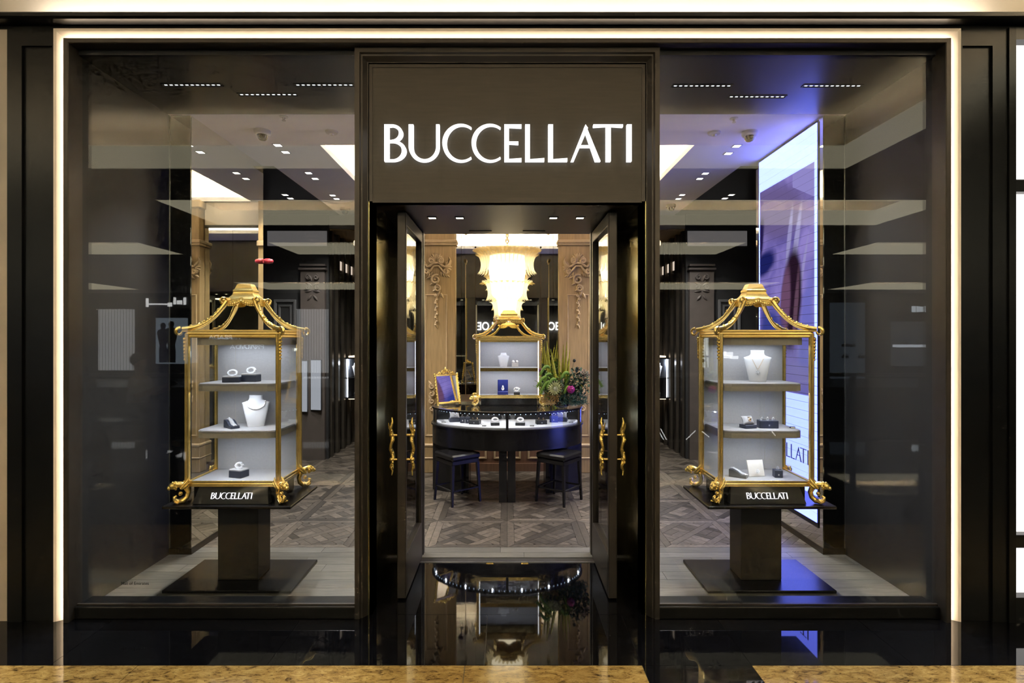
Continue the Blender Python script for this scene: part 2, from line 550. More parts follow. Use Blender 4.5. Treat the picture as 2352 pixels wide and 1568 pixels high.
for i in range(-6, 6):
    for j in range(0, 10):
        cx, cy = (i + .5) * PS, .985 + (j + .5) * PS
        if abs(cx) > 3.3: continue
        vis = 0 if (abs(cx) < 1.0 or (abs(cx) > 1.0 and cy < 2.2)) else .8
        for k, q in enumerate(PP):
            if area(q) > 3e-4 or True:
                allp.append((cy + vis + .12 * abs(cx) - area(q) * 18, cx, cy, k))
allp.sort(key=lambda t: t[0])
shared = {}
rest = MB()
nsingle = 300 - len([o for o in sf.children if o.name.startswith('plank')])
for n, (d, cx, cy, k) in enumerate(allp):
    if n < 250:
        if k in shared:
            o = copy_obj(shared[k], sf, (cx, cy, 0))
        else:
            o = MB().prism(PP[k], -.02, 0).build('parquet_block', PARQ, sf, loc=(cx, cy, 0))
            shared[k] = o
    else:
        nn = len(rest.v)
        rest.prism([(x + cx, y_ + cy) for x, y_ in PP[k]], -.02, 0)
PARQ2 = PARQ.copy(); PARQ2.name = 'smoked_oak_parquet_joined'
for nd in PARQ2.node_tree.nodes:
    if nd.bl_idname == 'ShaderNodeObjectInfo':
        gi = PARQ2.node_tree.nodes.new('ShaderNodeNewGeometry')
        for lk in list(PARQ2.node_tree.links):
            if lk.from_node == nd:
                PARQ2.node_tree.links.new(gi.outputs['Random Per Island'], lk.to_socket)
rest.build('parquet_field', PARQ2, sf, kind='stuff')
bx('threshold_strip', STEEL, sf, -.66, .66, .716, .722, -.02, .001)
for tx in (PX(1125, .7), PX(1205, .7)):
    bx('bolt_plate', BRASS, sf, tx - .024, tx + .024, .690, .708, -.01, .004)

# ---- facade surround
fa = struct('wall_facade', 'black lacquered stone shopfront surround')
bx('fascia', BLACKST, fa, -6, 6, -.08, .05, 3.245, 3.285)
bx('fascia_trim', BLACKTR, fa, -6, 6, -.15, -.02, 3.262, 3.30, .01)
for s_ in (-1, 1):
    a, b = sorted((s_ * 2.482, s_ * 2.735))
    bx('pier', BLACKST, fa, a, b, -.066, .3, 0, 3.245)
    a, b = sorted((s_ * 2.655, s_ * 2.735))
    bx('pier_edge', BLACKST, fa, a, b, -.08, -.066, 0, 3.245)
    a, b = sorted((s_ * 2.482, s_ * 2.655))
    bx('pier_head', BLACKST, fa, a, b, -.08, -.066, 3.15, 3.245)
    a, b = sorted((s_ * 2.482, s_ * 2.49))
    bx('pier_lip', BLACKST, fa, a, b, -.08, -.066, 0, 3.15)
sl = struct('wall_neighbour', 'cream stone cladding of the neighbouring shopfront')
bx('cladding', CREAMW, sl, -6, -2.737, -.07, .2, 0, 3.245)
# lit neighbouring window at the right edge
nb = struct('window_neighbour', 'backlit white window of the neighbouring shop in black frame')
zz = [3.179, 2.419, 2.352, .476, .405, .138]
bx('frame_stile', BLACKST, nb, 2.737, 2.774, -.09, .1, 0, 3.245)
bx('mullion', BLACKTR, nb, 2.774, 3.6, -.085, .05, zz[2], zz[1], .004)
bx('mullion', BLACKTR, nb, 2.774, 3.6, -.085, .05, zz[4], zz[3], .004)
bx('frame_head', BLACKTR, nb, 2.774, 3.6, -.09, .05, zz[0], 3.245)
bx('frame_foot', BLACKTR, nb, 2.774, 3.6, -.09, .05, 0, zz[5])
for k in range(3):
    bx('lit_pane', LIGHTBOX, nb, 2.774, 3.6, -.03, -.01, zz[2 * k + 1], zz[2 * k])
sbox('wall_beyond', DARKW, 3.6, 6, -.07, .2, 0, 3.245)

# lit reveal around the shopfront and bronze frame
rv = struct('trim_1', 'cream reveal around the shopfront washed by hidden light')
MB().sweepU([(0, -.08), (.012, -.074), (.075, -.028), (.075, .0)], 2.482, 3.245).build('lit_reveal', CREAM, rv)
fr = struct('trim_2', 'slim bronze frame around the whole shopfront')
MB().sweepU([(0, -.045), (0, -.09), (.024, -.09), (.027, -.086), (.027, .01)], 2.42, 3.187).build('bronze_frame', BRONZE, fr)
led = MB().sweepU([(-.008, -.064), (-.008, -.050)], 2.42, 3.187)
led.build('led_strip', LED_W, fr)

# portal with the name panel
po = struct('wall_portal', 'dark bronze portal with moulded frame around the entrance')
MB().sweepU([(0, .3), (0, -.05), (.026, -.05), (.032, -.038), (.040, -.036), (.060, -.008), (.064, -.008), (.064, .012), (.068, .012), (.068, 0), (.086, 0), (.086, .1)], .843, 3.157).build('moulded_frame', BRONZE, po)
bx('name_panel', BRONZEH, po, -.757, .757, .004, .06, 2.313, 3.071)
bx('panel_core', BRONZE, po, -.80, .80, .06, .86, 2.32, 3.20)
for s_ in (-1, 1):
    a, b = sorted((s_ * .757, s_ * .835))
    bx('jamb_lining', BRUSHED, po, a, b, .0, .84, 0, 2.32)
    a, b = sorted((s_ * .60, s_ * .757))
    bx('door_jamb', BRONZE, po, a, b, .845, .90, 0, 2.313)
bx('vestibule_soffit', BRONZE, po, -.757, .757, .002, .92, 2.313, 2.33)
for s_ in (-1, 1):
    bx('air_slot', BLACKTR, po, s_ * .19 - .08, s_ * .19 + .08, .80, .806, 2.309, 2.3135)

# window frames and panes
for n_, s_ in ((1, -1), (2, 1)):
    wn = struct('window_%d' % n_, ('left' if s_ < 0 else 'right') + ' display window beside the entrance portal')
    a, b = sorted((s_ * 2.394, s_ * .838))
    bx('pane', GLASS, wn, a, b, -.016, -.004, .064, 3.156)
    bx('sill_rail', BLACKST, wn, a, b, -.05, .085, 0, .066, .004)
    bx('sill_bead', BRONZE, wn, a, b, -.03, -.017, .066, .074)
    bx('head_rail', SOFFIT, wn, a, b, -.02, .05, 3.13, 3.16)
    if s_ < 0:
        cu = bpy.data.curves.new('glass_lettering', 'FONT')
        cu.body = 'Mall of Emirates'
        cu.size = .024
        cu.extrude = .0002
        to = bpy.data.objects.new('glass_lettering', cu)
        link(to, wn)
        to.rotation_euler = (R(90), 0, 0)
        to.location = (PX(277, -.02), -.0175, PZ(1343, -.02))
        cu.materials.append(BLACKTR)
# shop side walls, soffits, ceiling
for nm, s_ in (('left', -1), ('right', 1)):
    ws = struct('wall_' + nm, 'dark grey return wall of the %s display window' % nm)
    a, b = sorted((s_ * 2.425, s_ * 2.60))
    bx('return_panel', DARKW, ws, a, b, .0, .90, 0, 3.2)
    a, b = sorted((s_ * 2.17, s_ * 2.43))
    # alcove dark room behind the column
    a, b = sorted((s_ * 3.55, s_ * 3.65))
    bx('alcove_side', DARKW, ws, a, b, 1.75, 4.0, 0, 3.2)
    a, b = sorted((s_ * 2.43, s_ * 3.6))
    bx('alcove_front', DARKW, ws, a, b, 1.70, 1.76, 0, 3.2)
ce = struct('ceiling', 'white shop ceiling with warm lit coffer and dark window soffits')
CZ = 3.15
bx('window_soffit', SOFFIT, ce, -2.5, -.80, .0, .83, CZ, CZ + .1)
bx('window_soffit', SOFFIT, ce, .80, 2.5, .0, .83, CZ, CZ + .1)
bx('ceiling_panel', WHITEC, ce, -2.45, 2.45, .83, 1.45, CZ, CZ + .05)
bx('ceiling_panel', WHITEC, ce, -2.45, -2.17, 1.45, 2.0, CZ, CZ + .05)
bx('ceiling_panel', WHITEC, ce, 2.17, 2.45, 1.45, 2.0, CZ, CZ + .05)
bx('ceiling_panel', WHITEC, ce, -2.17, -1.55, 1.45, 3.3, CZ, CZ + .05)
bx('ceiling_panel', WHITEC, ce, 1.55, 2.17, 1.45, 3.3, CZ, CZ + .05)
bx('ceiling_panel', WHITEC, ce, -2.17, 2.17, 3.3, 4.0, CZ, CZ + .05)
bx('rear_ceiling', WHITEC, ce, -3.6, 3.6, 4.0, 7.4, CZ, CZ + .05)
for s_ in (-1, 1):
    a, b = sorted((s_ * 2.17, s_ * 3.65))
    bx('alcove_ceiling', SOFFIT, ce, a, b, 2.0, 4.0, CZ, CZ + .05)
bx('coffer_top', CREAM, ce, -1.9, 1.9, 1.2, 3.6, CZ + .30, CZ + .34)
MB().add([(-1.9, 1.2, CZ + .05), (1.9, 1.2, CZ + .05), (1.9, 3.6, CZ + .05), (-1.9, 3.6, CZ + .05), (-1.9, 1.2, CZ + .3), (1.9, 1.2, CZ + .3), (1.9, 3.6, CZ + .3), (-1.9, 3.6, CZ + .3)],
         [(0, 1, 5, 4), (1, 2, 6, 5), (2, 3, 7, 6), (3, 0, 4, 7)]).build('coffer_side', CREAM, ce)
led = MB()
for (x0, x1, y0, y1) in ((-1.75, 1.75, 1.26, 1.29), (-1.75, 1.75, 3.50, 3.53), (-1.84, -1.81, 1.35, 3.45), (1.81, 1.84, 1.35, 3.45)):
    led.box(x0, x1, y0, y1, CZ + .055, CZ + .07)
led.build('led_strip', LED_COF, ce)
sbox('wall_back', DARKW, -3.7, 3.7, 7.3, 7.4, 0, 3.2)

# mirrored column on the left, screen column on the right
for nm, s_ in (('mirrored', -1), ('screen', 1)):
    cl = struct('wall_column_' + ('left' if s_ < 0 else 'right'), 'full height column clad in mirror ' + ('behind the left vitrine' if s_ < 0 else 'carrying the tall screen'))
    a, b = sorted((s_ * 2.275, s_ * 2.425))
    ye = 2.0 if s_ < 0 else 1.90
    bx('column_core', DARKW, cl, a, b, .862, ye, .045, 3.149)
    m_ = MIRROR
    x0 = s_ * 2.275
    a, b = sorted((x0, x0 - s_ * .006))
    if s_ < 0:
        bx('mirror_panel', MIRROR, cl, a, b, .856, ye + .005, .045, 3.149)
    else:
        bx('mirror_panel', MIRROR, cl, a, b, .856, .905, .045, 3.149)
        bx('mirror_panel', MIRROR, cl, a, b, 1.835, ye + .005, .045, 3.149)
        bx('mirror_panel', MIRROR, cl, a, b, .905, 1.835, .045, .17)
    a, b = sorted((s_ * 2.275, s_ * 2.43))
    bx('smoked_mirror_panel', MIRRORD, cl, a, b, .852, .860, .045, 3.149)
    a, b = sorted((s_ * 2.265, s_ * 2.43))
    bx('plinth', BLACKTR, cl, a, b, .848, ye + .01, 0, .045)
    a, b = sorted((s_ * 2.422, s_ * 2.428))
    bx('edge_bead', STEEL, cl, a, b, .846, .852, .045, 3.149)

# ---- centre back wall: oak pilasters either side of a mirror
YW = 3.34
bw = struct('wall_rear_centre', 'oak panelled rear wall with carved pilasters and mirror panels')
YM = 4.05
bx('wall_core', WOODD, bw, -1.75, 1.75, YM + .03, YM + .10, 0, 3.15)
for s_ in (-1, 1):
    a, b = sorted((s_ * .60, s_ * .66))
    bx('recess_return', MIRROR, bw, a, b, YW + .03, YM + .03, 0, 3.149)
    a, b = sorted((s_ * .66, s_ * 1.77))
    bx('flank_core', WOODD, bw, a, b, YW + .03, YW + .06, 0, 3.149)
    for k in range(2):
        a, b = sorted((s_ * (.985 + k * .3275), s_ * (.985 + (k + 1) * .3275 - .003)))
        bx('mirror_panel', MIRROR, bw, a, b, YW + .005, YW + .03, .10, 2.85)
    a, b = sorted((s_ * .985, s_ * 1.64))
    bx('mirror_head', BLACKTR, bw, a, b, YW - .005, YW + .03, 2.85, 2.88)
    bx('upper_band', CREAM, bw, a, b, YW + .0, YW + .03, 2.88, 3.149)
    a, b = sorted((s_ * 1.64, s_ * 1.77))
    bx('flank_pilaster', WOOD, bw, a, b, YW - .06, YW + .03, 0, 2.62)
    bx('flank_capital', WOODC, bw, a - .015, b + .015, YW - .08, YW + .03, 2.62, 2.69, .01)
    bx('flank_frieze', WOOD, bw, a, b, YW - .06, YW + .03, 2.69, 3.149)
bx('wainscot', WOODD, bw, -.60, .60, YW - .02, YW + .03, 0, .72)
bx('wainscot_shelf', WOODD, bw, -.60, .60, YW - .03, YM, .72, .745)
for k in range(3):
    cx = (k - 1) * .40
    MB().sweepU([(0, YW - .02), (.006, YW - .032), (.018, YW - .03), (.024, YW - .02)], .16, .60, .14, True, cx).build('moulding', WOODC, bw)
bx('skirting', WOODD, bw, -.60, .60, YW - .045, YW - .02, 0, .09)
xm = [-.60, PX(1092, YM), PX(1242, YM), .60]
for a, b in zip(xm[:-1], xm[1:]):
    bx('mirror_panel', MIRROR, bw, a + .0015, b - .0015, YM, YM + .02, .745, 3.149)
for px, py in ((1092, 568), (1242, 568)):
    MB().ball((PX(px, YM), YM - .004, PZ(py, YM)), .012, 10, 6, (1, .5, 1)).build('mirror_fixing', BLACKTR, bw, 60)

def scroll(m, c, r0, turns, sgn, rad, y, a0=90, n=22, grow=.30):
    pts, rr = [], []
    for i in range(n + 1):
        t = i / n
        a = R(a0 + sgn * 360 * turns * t)
        r = r0 * (1 - (1 - grow) * t)
        pts.append((c[0] + r * math.cos(a), y - .012 * math.sin(math.pi * t), c[1] + r * math.sin(a)))
        rr.append(rad * (1 - .35 * t))
    m.tube(pts, rr, 7)
    m.ball(pts[-1], rad * 1.35, 8, 5)
def leaf(m, p, ang, L, wd, y, bulge=.012):
    c, s = math.cos(R(ang)), math.sin(R(ang))
    def fn(u, v):
        t, q = u, (v - .5) * 2
        wv = wd * math.sin(math.pi * min(1, t * .9 + .08)) * (1 + .18 * math.sin(t * 22))
        l, k = t * L, q * wv
        return (p[0] + l * c - k * s, y - bulge * (1 - q * q) * math.sin(math.pi * (t * .85 + .1)) , p[1] + l * s + k * c)
    m.grid(fn, 9, 5)
for s_ in (-1, 1):
    pr = thing('carved_pilaster', 'carved oak pilaster %s of the mirror' % ('left' if s_ < 0 else 'right'), None)
    pr['kind'] = 'structure'
    x0, x1 = sorted((s_ * .60, s_ * .98))
    yf = YW - .10
    bx('shaft', WOOD, pr, x0, x1, yf, YW + .03, .09, 2.62)
    bx('capital_band', WOODC, pr, x0 - .012, x1 + .012, yf - .02, YW + .03, 2.625, 2.65, .004)
    bx('capital_top', WOODC, pr, x0 - .02, x1 + .02, yf - .03, YW + .03, 2.65, 2.69, .008)
    bx('frieze', WOOD, pr, x0 + .01, x1 - .01, yf, YW + .03, 2.69, 3.06)
    bx('capital_cornice', WOODC, pr, x0 - .02, x1 + .02, yf - .03, YW + .03, 3.06, 3.149, .01)
    bx('base_block', WOOD, pr, x0 - .012, x1 + .012, yf - .02, YW + .03, 0, .30, .006)
    bx('base_moulding', WOODC, pr, x0 - .016, x1 + .016, yf - .028, YW + .03, .30, .335, .01)
    bx('base_moulding', WOODC, pr, x0 - .016, x1 + .016, yf - .028, YW + .03, .16, .18, .008)
    cx = (x0 + x1) / 2 - s_ * .055 * -1
    cx = s_ * (.60 + .22)
    MB().sweepU([(0, yf), (.004, yf - .008), (.014, yf - .006), (.018, yf)], .128, 2.06, .42, True, cx).build('moulding', WOODC, pr)
    # carved cartouche: paired volutes, arched brow, hanging scroll and husk drop
    m = MB()
    zt = 2.52
    yc = yf - .006
    for q in (-1, 1):
        scroll(m, (cx + q * .052, zt - .075), .032, 1.5, -q, .013, yc - .012)
        scroll(m, (cx + q * .112, zt - .20), .030, 1.3, q, .014, yc - .010, 90)
        m.tube([(cx + q * x, yc - .016, zt + z) for x, z in ((0, -.105), (.035, -.10), (.070, -.135), (.105, -.145), (.15, -.105), (.165, -.06))], [.013, .016, .015, .014, .012, .006], 8)
        m.tube([(cx + q * x, yc - .012, zt + z) for x, z in ((.0, -.135), (.03, -.135), (.055, -.17), (.09, -.21), (.14, -.215), (.16, -.19))], [.011, .014, .014, .013, .010, .005], 8)
        m.tube([(cx + q * x, yc - .008, zt + z) for x, z in ((.15, -.03), (.168, -.08), (.15, -.15), (.16, -.19))], [.005, .010, .010, .006], 7)
        for k in range(7):
            leaf(m, (cx + q * .008, zt - .075), 90 - q * (4 + k * 21), .095 - k * .004, .021, yc - .006, .026)
        for k in range(5):
            leaf(m, (cx + q * .11, zt - .15), 90 - q * (20 + k * 32), .075, .018, yc - .003, .020)
        for k in range(4):
            leaf(m, (cx + q * (.05 + .02 * k), zt - .20 - .01 * k), 270 + q * (12 + k * 14), .06, .015, yc - .002, .018)
    m.ball((cx, yc - .012, zt - .02), .020, 8, 6, (1, .8, 1.3))
    m.ball((cx, yc - .012, zt - .10), .016, 8, 6, (1.3, .8, 1))
    m.build('carved_cartouche', WOODC, pr, 50)
    m = MB()
    scroll(m, (cx - .004, zt - .29), .056, 1.35, 1, .015, yc - .008, 60)
    scroll(m, (cx + .014, zt - .395), .040, 1.25, -1, .013, yc - .008, 120)
    for k in range(9):
        leaf(m, (cx - .045 + .012 * k, zt - .25 - .024 * k), 250 + 45 * (k % 3 - 1), .075, .016, yc - .002, .018)
    m.build('carved_scroll', WOODC, pr, 50)
    m = MB()
    for k in range(9):
        z = zt - .475 - k * .042
        scroll(m, (cx + (.012 if k % 2 else -.012), z), .016 - k * .0008, 1.1, 1 if k % 2 else -1, .0075, yc - .002, 90, 12)
        leaf(m, (cx, z), 255 if k % 2 else 285, .05, .011, yc - .001, .012)
    m.build('carved_husk_drop', WOODC, pr, 50)
    m = MB()
    for k in range(4):
        scroll(m, (cx + s_ * .05, .74 + k * .085), .032, 1.3, 1 if k % 2 else -1, .011, yc - .004, 90, 14)
        leaf(m, (cx + s_ * .05, .74 + k * .085), 60 + 60 * (k % 2), .08, .016, yc - .001, .016)
    m.build('carved_foot_scroll', WOODC, pr, 50)

# ---- rear corners: slatted walls, bulkheads, alcove walls
for nm, s_ in (('left', -1), ('right', 1)):
    sw = struct('wall_slatted_' + nm, 'dark slatted wall at the %s rear of the shop' % nm)
    a, b = sorted((s_ * 2.33, s_ * 2.6))
    bx('slat_backing', SLATD, sw, a, b, 4.0, 7.35, 0, 2.99)
    for k in range(12):
        yy = 4.06 + k * .26
        a, b = sorted((s_ * 2.33, s_ * 2.29))
        bx('slat', SLATM, sw, a, b, yy, yy + .075, 0, 2.99)
    for k in range(3):
        yy = 4.40 + k * .26
        a, b = sorted((s_ * 2.33, s_ * 2.318))
        bx('lit_transom', mat('lit_transom_glass', (.5, .45, .4), .5, emit=(1, .82, .66), estr=.75), sw, a, b, yy, yy + .17, 2.50, 2.62)
    # rounded bulkhead
    m = MB()
    out = [(s_ * 2.6, 3.98)] + [(s_ * (2.22 - .42 * math.sin(R(t))), 4.40 - .42 * math.cos(R(t))) for t in range(0, 91, 10)] + [(s_ * 1.80, 7.3), (s_ * 2.6, 7.3)]
    m.prism(out if s_ > 0 else out[::-1], 2.97, 3.149)
    m.build('rounded_bulkhead', mat('grey_bulkhead_paint', (.30, .29, .27), .7, var=.04), sw, 30)
    m = MB()
    m.prism([(p[0] * .995, p[1] + .02) for p in (out if s_ > 0 else out[::-1])], 2.955, 2.969)
    m.build('timber_soffit', WOOD, sw, 30)
    ab = struct('wall_alcove_' + nm, 'dim panelled wall of the %s alcove' % nm)
    YA = 3.95
    a, b = sorted((s_ * 2.30, s_ * 3.6))
    bx('alcove_wall', DARKW, ab, a, b, YA, YA + .05, 0, 3.15)
    a, b = sorted((s_ * 2.32, s_ * 3.08))
    bx('transom_panel', mat('frosted_transom', (.30, .28, .28), .6, emit=(.9, .85, .85), estr=.10), ab, a, b, YA - .02, YA, 2.74, 2.93)
    a, b = sorted((s_ * 2.33, s_ * 2.64))
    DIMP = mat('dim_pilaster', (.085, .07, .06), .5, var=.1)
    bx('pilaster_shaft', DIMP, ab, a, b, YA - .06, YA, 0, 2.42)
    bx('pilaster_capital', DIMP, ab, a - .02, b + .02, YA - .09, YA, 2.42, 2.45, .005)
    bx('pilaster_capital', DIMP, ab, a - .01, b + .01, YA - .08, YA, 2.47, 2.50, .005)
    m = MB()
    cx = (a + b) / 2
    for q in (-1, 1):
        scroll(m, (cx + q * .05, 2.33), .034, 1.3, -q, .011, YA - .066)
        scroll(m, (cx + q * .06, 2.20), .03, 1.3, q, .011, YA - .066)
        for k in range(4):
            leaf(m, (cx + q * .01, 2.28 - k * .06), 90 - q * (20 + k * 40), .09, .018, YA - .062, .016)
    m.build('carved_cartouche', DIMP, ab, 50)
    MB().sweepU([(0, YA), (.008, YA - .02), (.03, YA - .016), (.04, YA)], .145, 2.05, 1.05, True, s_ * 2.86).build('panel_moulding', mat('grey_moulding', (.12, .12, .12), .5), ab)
    MB().sweepU([(0, YA), (.006, YA - .015), (.02, YA - .012), (.03, YA)], .085, 1.98, 1.12, True, s_ * 2.86).build('panel_moulding', mat('grey_moulding', (.09, .09, .09), .5), ab)

# ---- the mall: lit cove over the facade, coffered ceiling, railing, shops opposite
mc = struct('ceiling_mall', 'mall corridor ceiling with lit coves')
bx('cove_wall', CREAM, mc, -7, 7, .02, .06, 3.22, 3.86)
bx('recess_top', CREAM, mc, -5.6, 3.5, -2.56, .06, 3.80, 3.86)
led = MB().box(-2.62, 2.66, -.09, -.06, 3.302, 3.318)
led.build('led_strip', LED_CEIL, mc)
for lx in (-3.0, -1.5, 0.0, 1.5, 3.0):
    MB().lathe([(.045, 3.794), (.05, 3.80)], 16, (lx, -1.15, 0)).build('spot_lens', LENSW, mc)
def coffer(x0, x1, y0, y1, zl=3.30, zt=3.82, far=True):
    # lit recess: upstand on the far side and both ends, low lip on the near side, strips behind them
    m = MB()
    t, f = .05, .22
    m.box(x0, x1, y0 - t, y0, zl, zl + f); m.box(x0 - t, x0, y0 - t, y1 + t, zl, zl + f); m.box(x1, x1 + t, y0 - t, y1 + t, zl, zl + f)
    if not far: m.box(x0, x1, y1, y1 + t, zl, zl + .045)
    m.build('glow_painted_upstand', UPSTAND_GLOW, mc)  # plain cream upstands, their cove light put in as glow
    if zt:
        bx('coffer_top', CREAM, mc, x0 - .4, x1 + .4, y0 - .4, y1 + (.5 if not far else 0), zt, zt + .05)
    e = .06
    m = MB().box(x0 - .4 - e, x1 + .4 + e, y0 - .4 - e, y0 - .4, zl + .04, zt + .05)
    for xx in (x0 - .4 - e, x1 + .4): m.box(xx, xx + e, y0 - .4, y1 + (.5 if not far else 0), zl + .04, zt + .05)
    if not far: m.box(x0 - .4 - e, x1 + .4 + e, y1 + .5, y1 + .5 + e, zl + .04, zt + .05)
    m.build('coffer_wall', CREAM, mc)
    l = MB()
    l.box(x0 + .1, x1 - .1, y0 - .12, y0 - .08, zl + f - .07, zl + f - .05)
    l.box(x0 - .12, x0 - .08, y0, y1, zl + f - .07, zl + f - .05); l.box(x1 + .08, x1 + .12, y0, y1, zl + f - .07, zl + f - .05)
    if not far: l.box(x0 + .1, x1 - .1, y1 + .07, y1 + .11, zl + .02, zl + .06)
    l.build('led_strip', LED_COV2, mc)
LED_COV2 = emit_mat('led_strip_mall', (1, .86, .62), LEDM * .3)
UPSTAND_GLOW = emit_mat('upstand_painted_glow', (1, .90, .62), 2.7)  # emission stands in for strip light falling on the cream upstands
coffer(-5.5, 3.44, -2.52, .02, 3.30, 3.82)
LED_COV2 = emit_mat('led_strip_mall_middle', (1, .86, .62), LEDM)
UPSTAND_GLOW = emit_mat('upstand_painted_glow_far', (1, .91, .64), 3.6)  # same painted cove light, stronger for the farther coffers
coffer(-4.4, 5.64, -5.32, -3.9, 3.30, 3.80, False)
LED_COV2 = emit_mat('led_strip_mall_far', (1, .86, .62), LEDM)
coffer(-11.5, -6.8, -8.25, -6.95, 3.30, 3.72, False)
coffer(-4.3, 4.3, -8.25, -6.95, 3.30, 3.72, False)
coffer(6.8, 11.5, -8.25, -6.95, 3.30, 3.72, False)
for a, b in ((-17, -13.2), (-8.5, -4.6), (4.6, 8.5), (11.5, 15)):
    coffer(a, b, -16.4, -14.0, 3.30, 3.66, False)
for (x0, x1, y0, y1) in ((-20, -5.55, -2.57, .0), (3.49, 20, -2.57, .0), (-20, 20, -3.85, -2.57), (-20, -4.45, -5.37, -3.85), (5.69, 20, -5.37, -3.85), (-20, 20, -6.9, -5.37),
                         (-6.75, -4.35, -8.3, -6.9), (4.35, 6.75, -8.3, -6.9), (-20, -11.55, -8.3, -6.9), (11.55, 20, -8.3, -6.9), (-20, 20, -13.95, -8.3),
                         (-20, -17, -16.45, -13.95), (-13.15, -8.55, -16.45, -13.95), (-4.55, 4.55, -16.45, -13.95), (8.55, 11.45, -16.45, -13.95), (15, 20, -16.45, -13.95), (-20, 20, -18.2, -16.45)):
    bx('ceiling_field', MALLC, mc, x0, x1, y0, y1, 3.30, 3.34)
of = struct('wall_opposite', 'dark row of shops across the mall void')
YO = -18.0
bx('opposite_facade', DARKM, of, -20, 20, YO - .3, YO, -4, 3.4)
bx('lower_floor', DARKM, of, -20, 20, -18, -5.3, -4.4, -4.2)
bx('opposite_walkway', DARKM, of, -20, 20, -18, -14.2, -.3, 0)
bx('near_slab_edge', DARKM, of, -20, 20, -5.3, -5.1, -.6, 0)
sbox('wall_mall_left', DARKM, -20.2, -20, -18.3, 0, -4, 4)
sbox('wall_mall_right', DARKM, 20, 20.2, -18.3, 0, -4, 4)
S_ = (3.056 + 18) / F
def OX(px): return (px - VX) * S_
def OZ(py): return EYE - (py - VY) * S_
# opposite shopfronts (seen as reflections)
def lit(name, col, s, rough=.5): return emit_mat(name, col, s)
PLEAT = mat('pleated_blind_painted_glow', (.6, .6, .6), .7, emit=(.95, .97, 1), estr=2.4)  # glow in the material stands in for spot light on the blind
PLEATD = mat('pleat_fold_painted_shade', (.6, .6, .6), .7, emit=(.95, .97, 1), estr=1.2)  # weaker glow paints the shading of the folds
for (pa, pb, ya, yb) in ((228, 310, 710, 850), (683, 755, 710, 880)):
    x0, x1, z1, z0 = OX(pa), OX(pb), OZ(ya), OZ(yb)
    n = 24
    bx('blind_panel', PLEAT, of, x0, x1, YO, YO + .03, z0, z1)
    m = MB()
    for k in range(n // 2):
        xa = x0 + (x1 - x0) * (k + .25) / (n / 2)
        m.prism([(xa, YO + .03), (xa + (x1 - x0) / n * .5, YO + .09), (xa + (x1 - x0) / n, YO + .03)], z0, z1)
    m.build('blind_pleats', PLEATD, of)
    for k in range(n):
        if k % 3 == 0:
            xx = x0 + (x1 - x0) * (k + .5) / n
            bx('blind_spot', lit('blind_spot_light', (1, .97, .9), 3), of, xx - .02, xx + .02, YO + .12, YO + .14, z1 - .03, z1)
bx('light_panel', emit_mat('blue_lightbox', (.70, .85, 1), 1.6), of, OX(360), OX(432), YO, YO + .04, OZ(835), OZ(730))
m = MB()
for cx, dz, k in ((377, 0, 1.0), (396, .06, 1.06)):     # two dark figures printed on the lightbox
    X0 = OX(cx)
    zb_, zt_ = OZ(832), OZ(742) + dz
    hgt = zt_ - zb_
    prof = [(.15, 0), (.16, .3), (.13, .42), (.20, .62), (.24, .76), (.18, .83), (.07, .86), (.10, .90), (.11, .95), (.07, 1.0), (.0, 1.01)]
    poly = [(X0 + r * k, zb_ + t * hgt) for r, t in prof] + [(X0 - r * k, zb_ + t * hgt) for r, t in prof[-2::-1]]
    m.prism(poly, YO + .041, YO + .046, 'y')
m.build('printed_figures', BLACKTR, of)
SIGNW = emit_mat('opposite_sign_white', (1, 1, 1), 9)
def sign_text(txt, px0, px1, py, d=18, col=None, depth=.01, hgt=None, X0=None, X1=None, z=None):
    cu = bpy.data.curves.new('shop_lettering', 'FONT')
    cu.body = txt
    cu.size = 1
    cu.extrude = .02
    o = bpy.data.objects.new('shop_lettering', cu)
    link(o, of)
    cu.materials.append(col or SIGNW)
    bpy.context.view_layer.update()
    wd = o.dimensions.x
    a, b = (OX(px0), OX(px1)) if X0 is None else (X0, X1)
    k = (b - a) / wd
    o.scale = (k, k if hgt is None else hgt / .72, k)
    o.rotation_euler = (R(90), 0, R(180))
    o.location = (b, YO + .08, OZ(py) if z is None else z)
    return o
DIMS = emit_mat('opposite_sign_dim', (.8, .9, 1), 5)
sign_text('PRADA', 484, 536, 779, col=DIMS, hgt=.17)
sign_text('PRADA', 532, 592, 801, col=DIMS, hgt=.17)  # second copy imitates the double reflection in the window glass
sign_text('LOEWE', 0, 0, 0, X0=-2.30, X1=-.72, z=2.0, hgt=.44)
sign_text('LOEWE', 0, 0, 0, X0=1.66, X1=3.24, z=2.0, hgt=.44)
# bar-like white sign strokes, left, and shelves of the lit shop on the right
for (a, b, c, d) in ((338, 343, 685, 705), (343, 390, 697, 700), (388, 397, 695, 704), (401, 406, 683, 699), (409, 420, 690, 699), (424, 429, 683, 700)):
    bx('sign_stroke', SIGNW, of, OX(a), OX(b), YO + .02, YO + .06, OZ(d), OZ(c))
for (a, b, c, d) in ((1663, 1682, 808, 817), (1677, 1694, 817, 824)):
    bx('sign_stroke', SIGNW, of, OX(a), OX(b), YO + .02, YO + .06, OZ(d), OZ(c))
for (a, b, c, d) in ((2092, 2100, 703, 717), (2103, 2107, 703, 717), (2109, 2118, 704, 716), (2121, 2124, 703, 717), (2126, 2129, 703, 717)):
    bx('sign_stroke', DIMS, of, OX(a), OX(b), YO + .02, YO + .06, OZ(d), OZ(c))
bx('lit_shop_window', emit_mat('shop_window_glow', (.55, .68, .85), .45), of, OX(1905), OX(1985), YO, YO + .03, OZ(870), OZ(695))
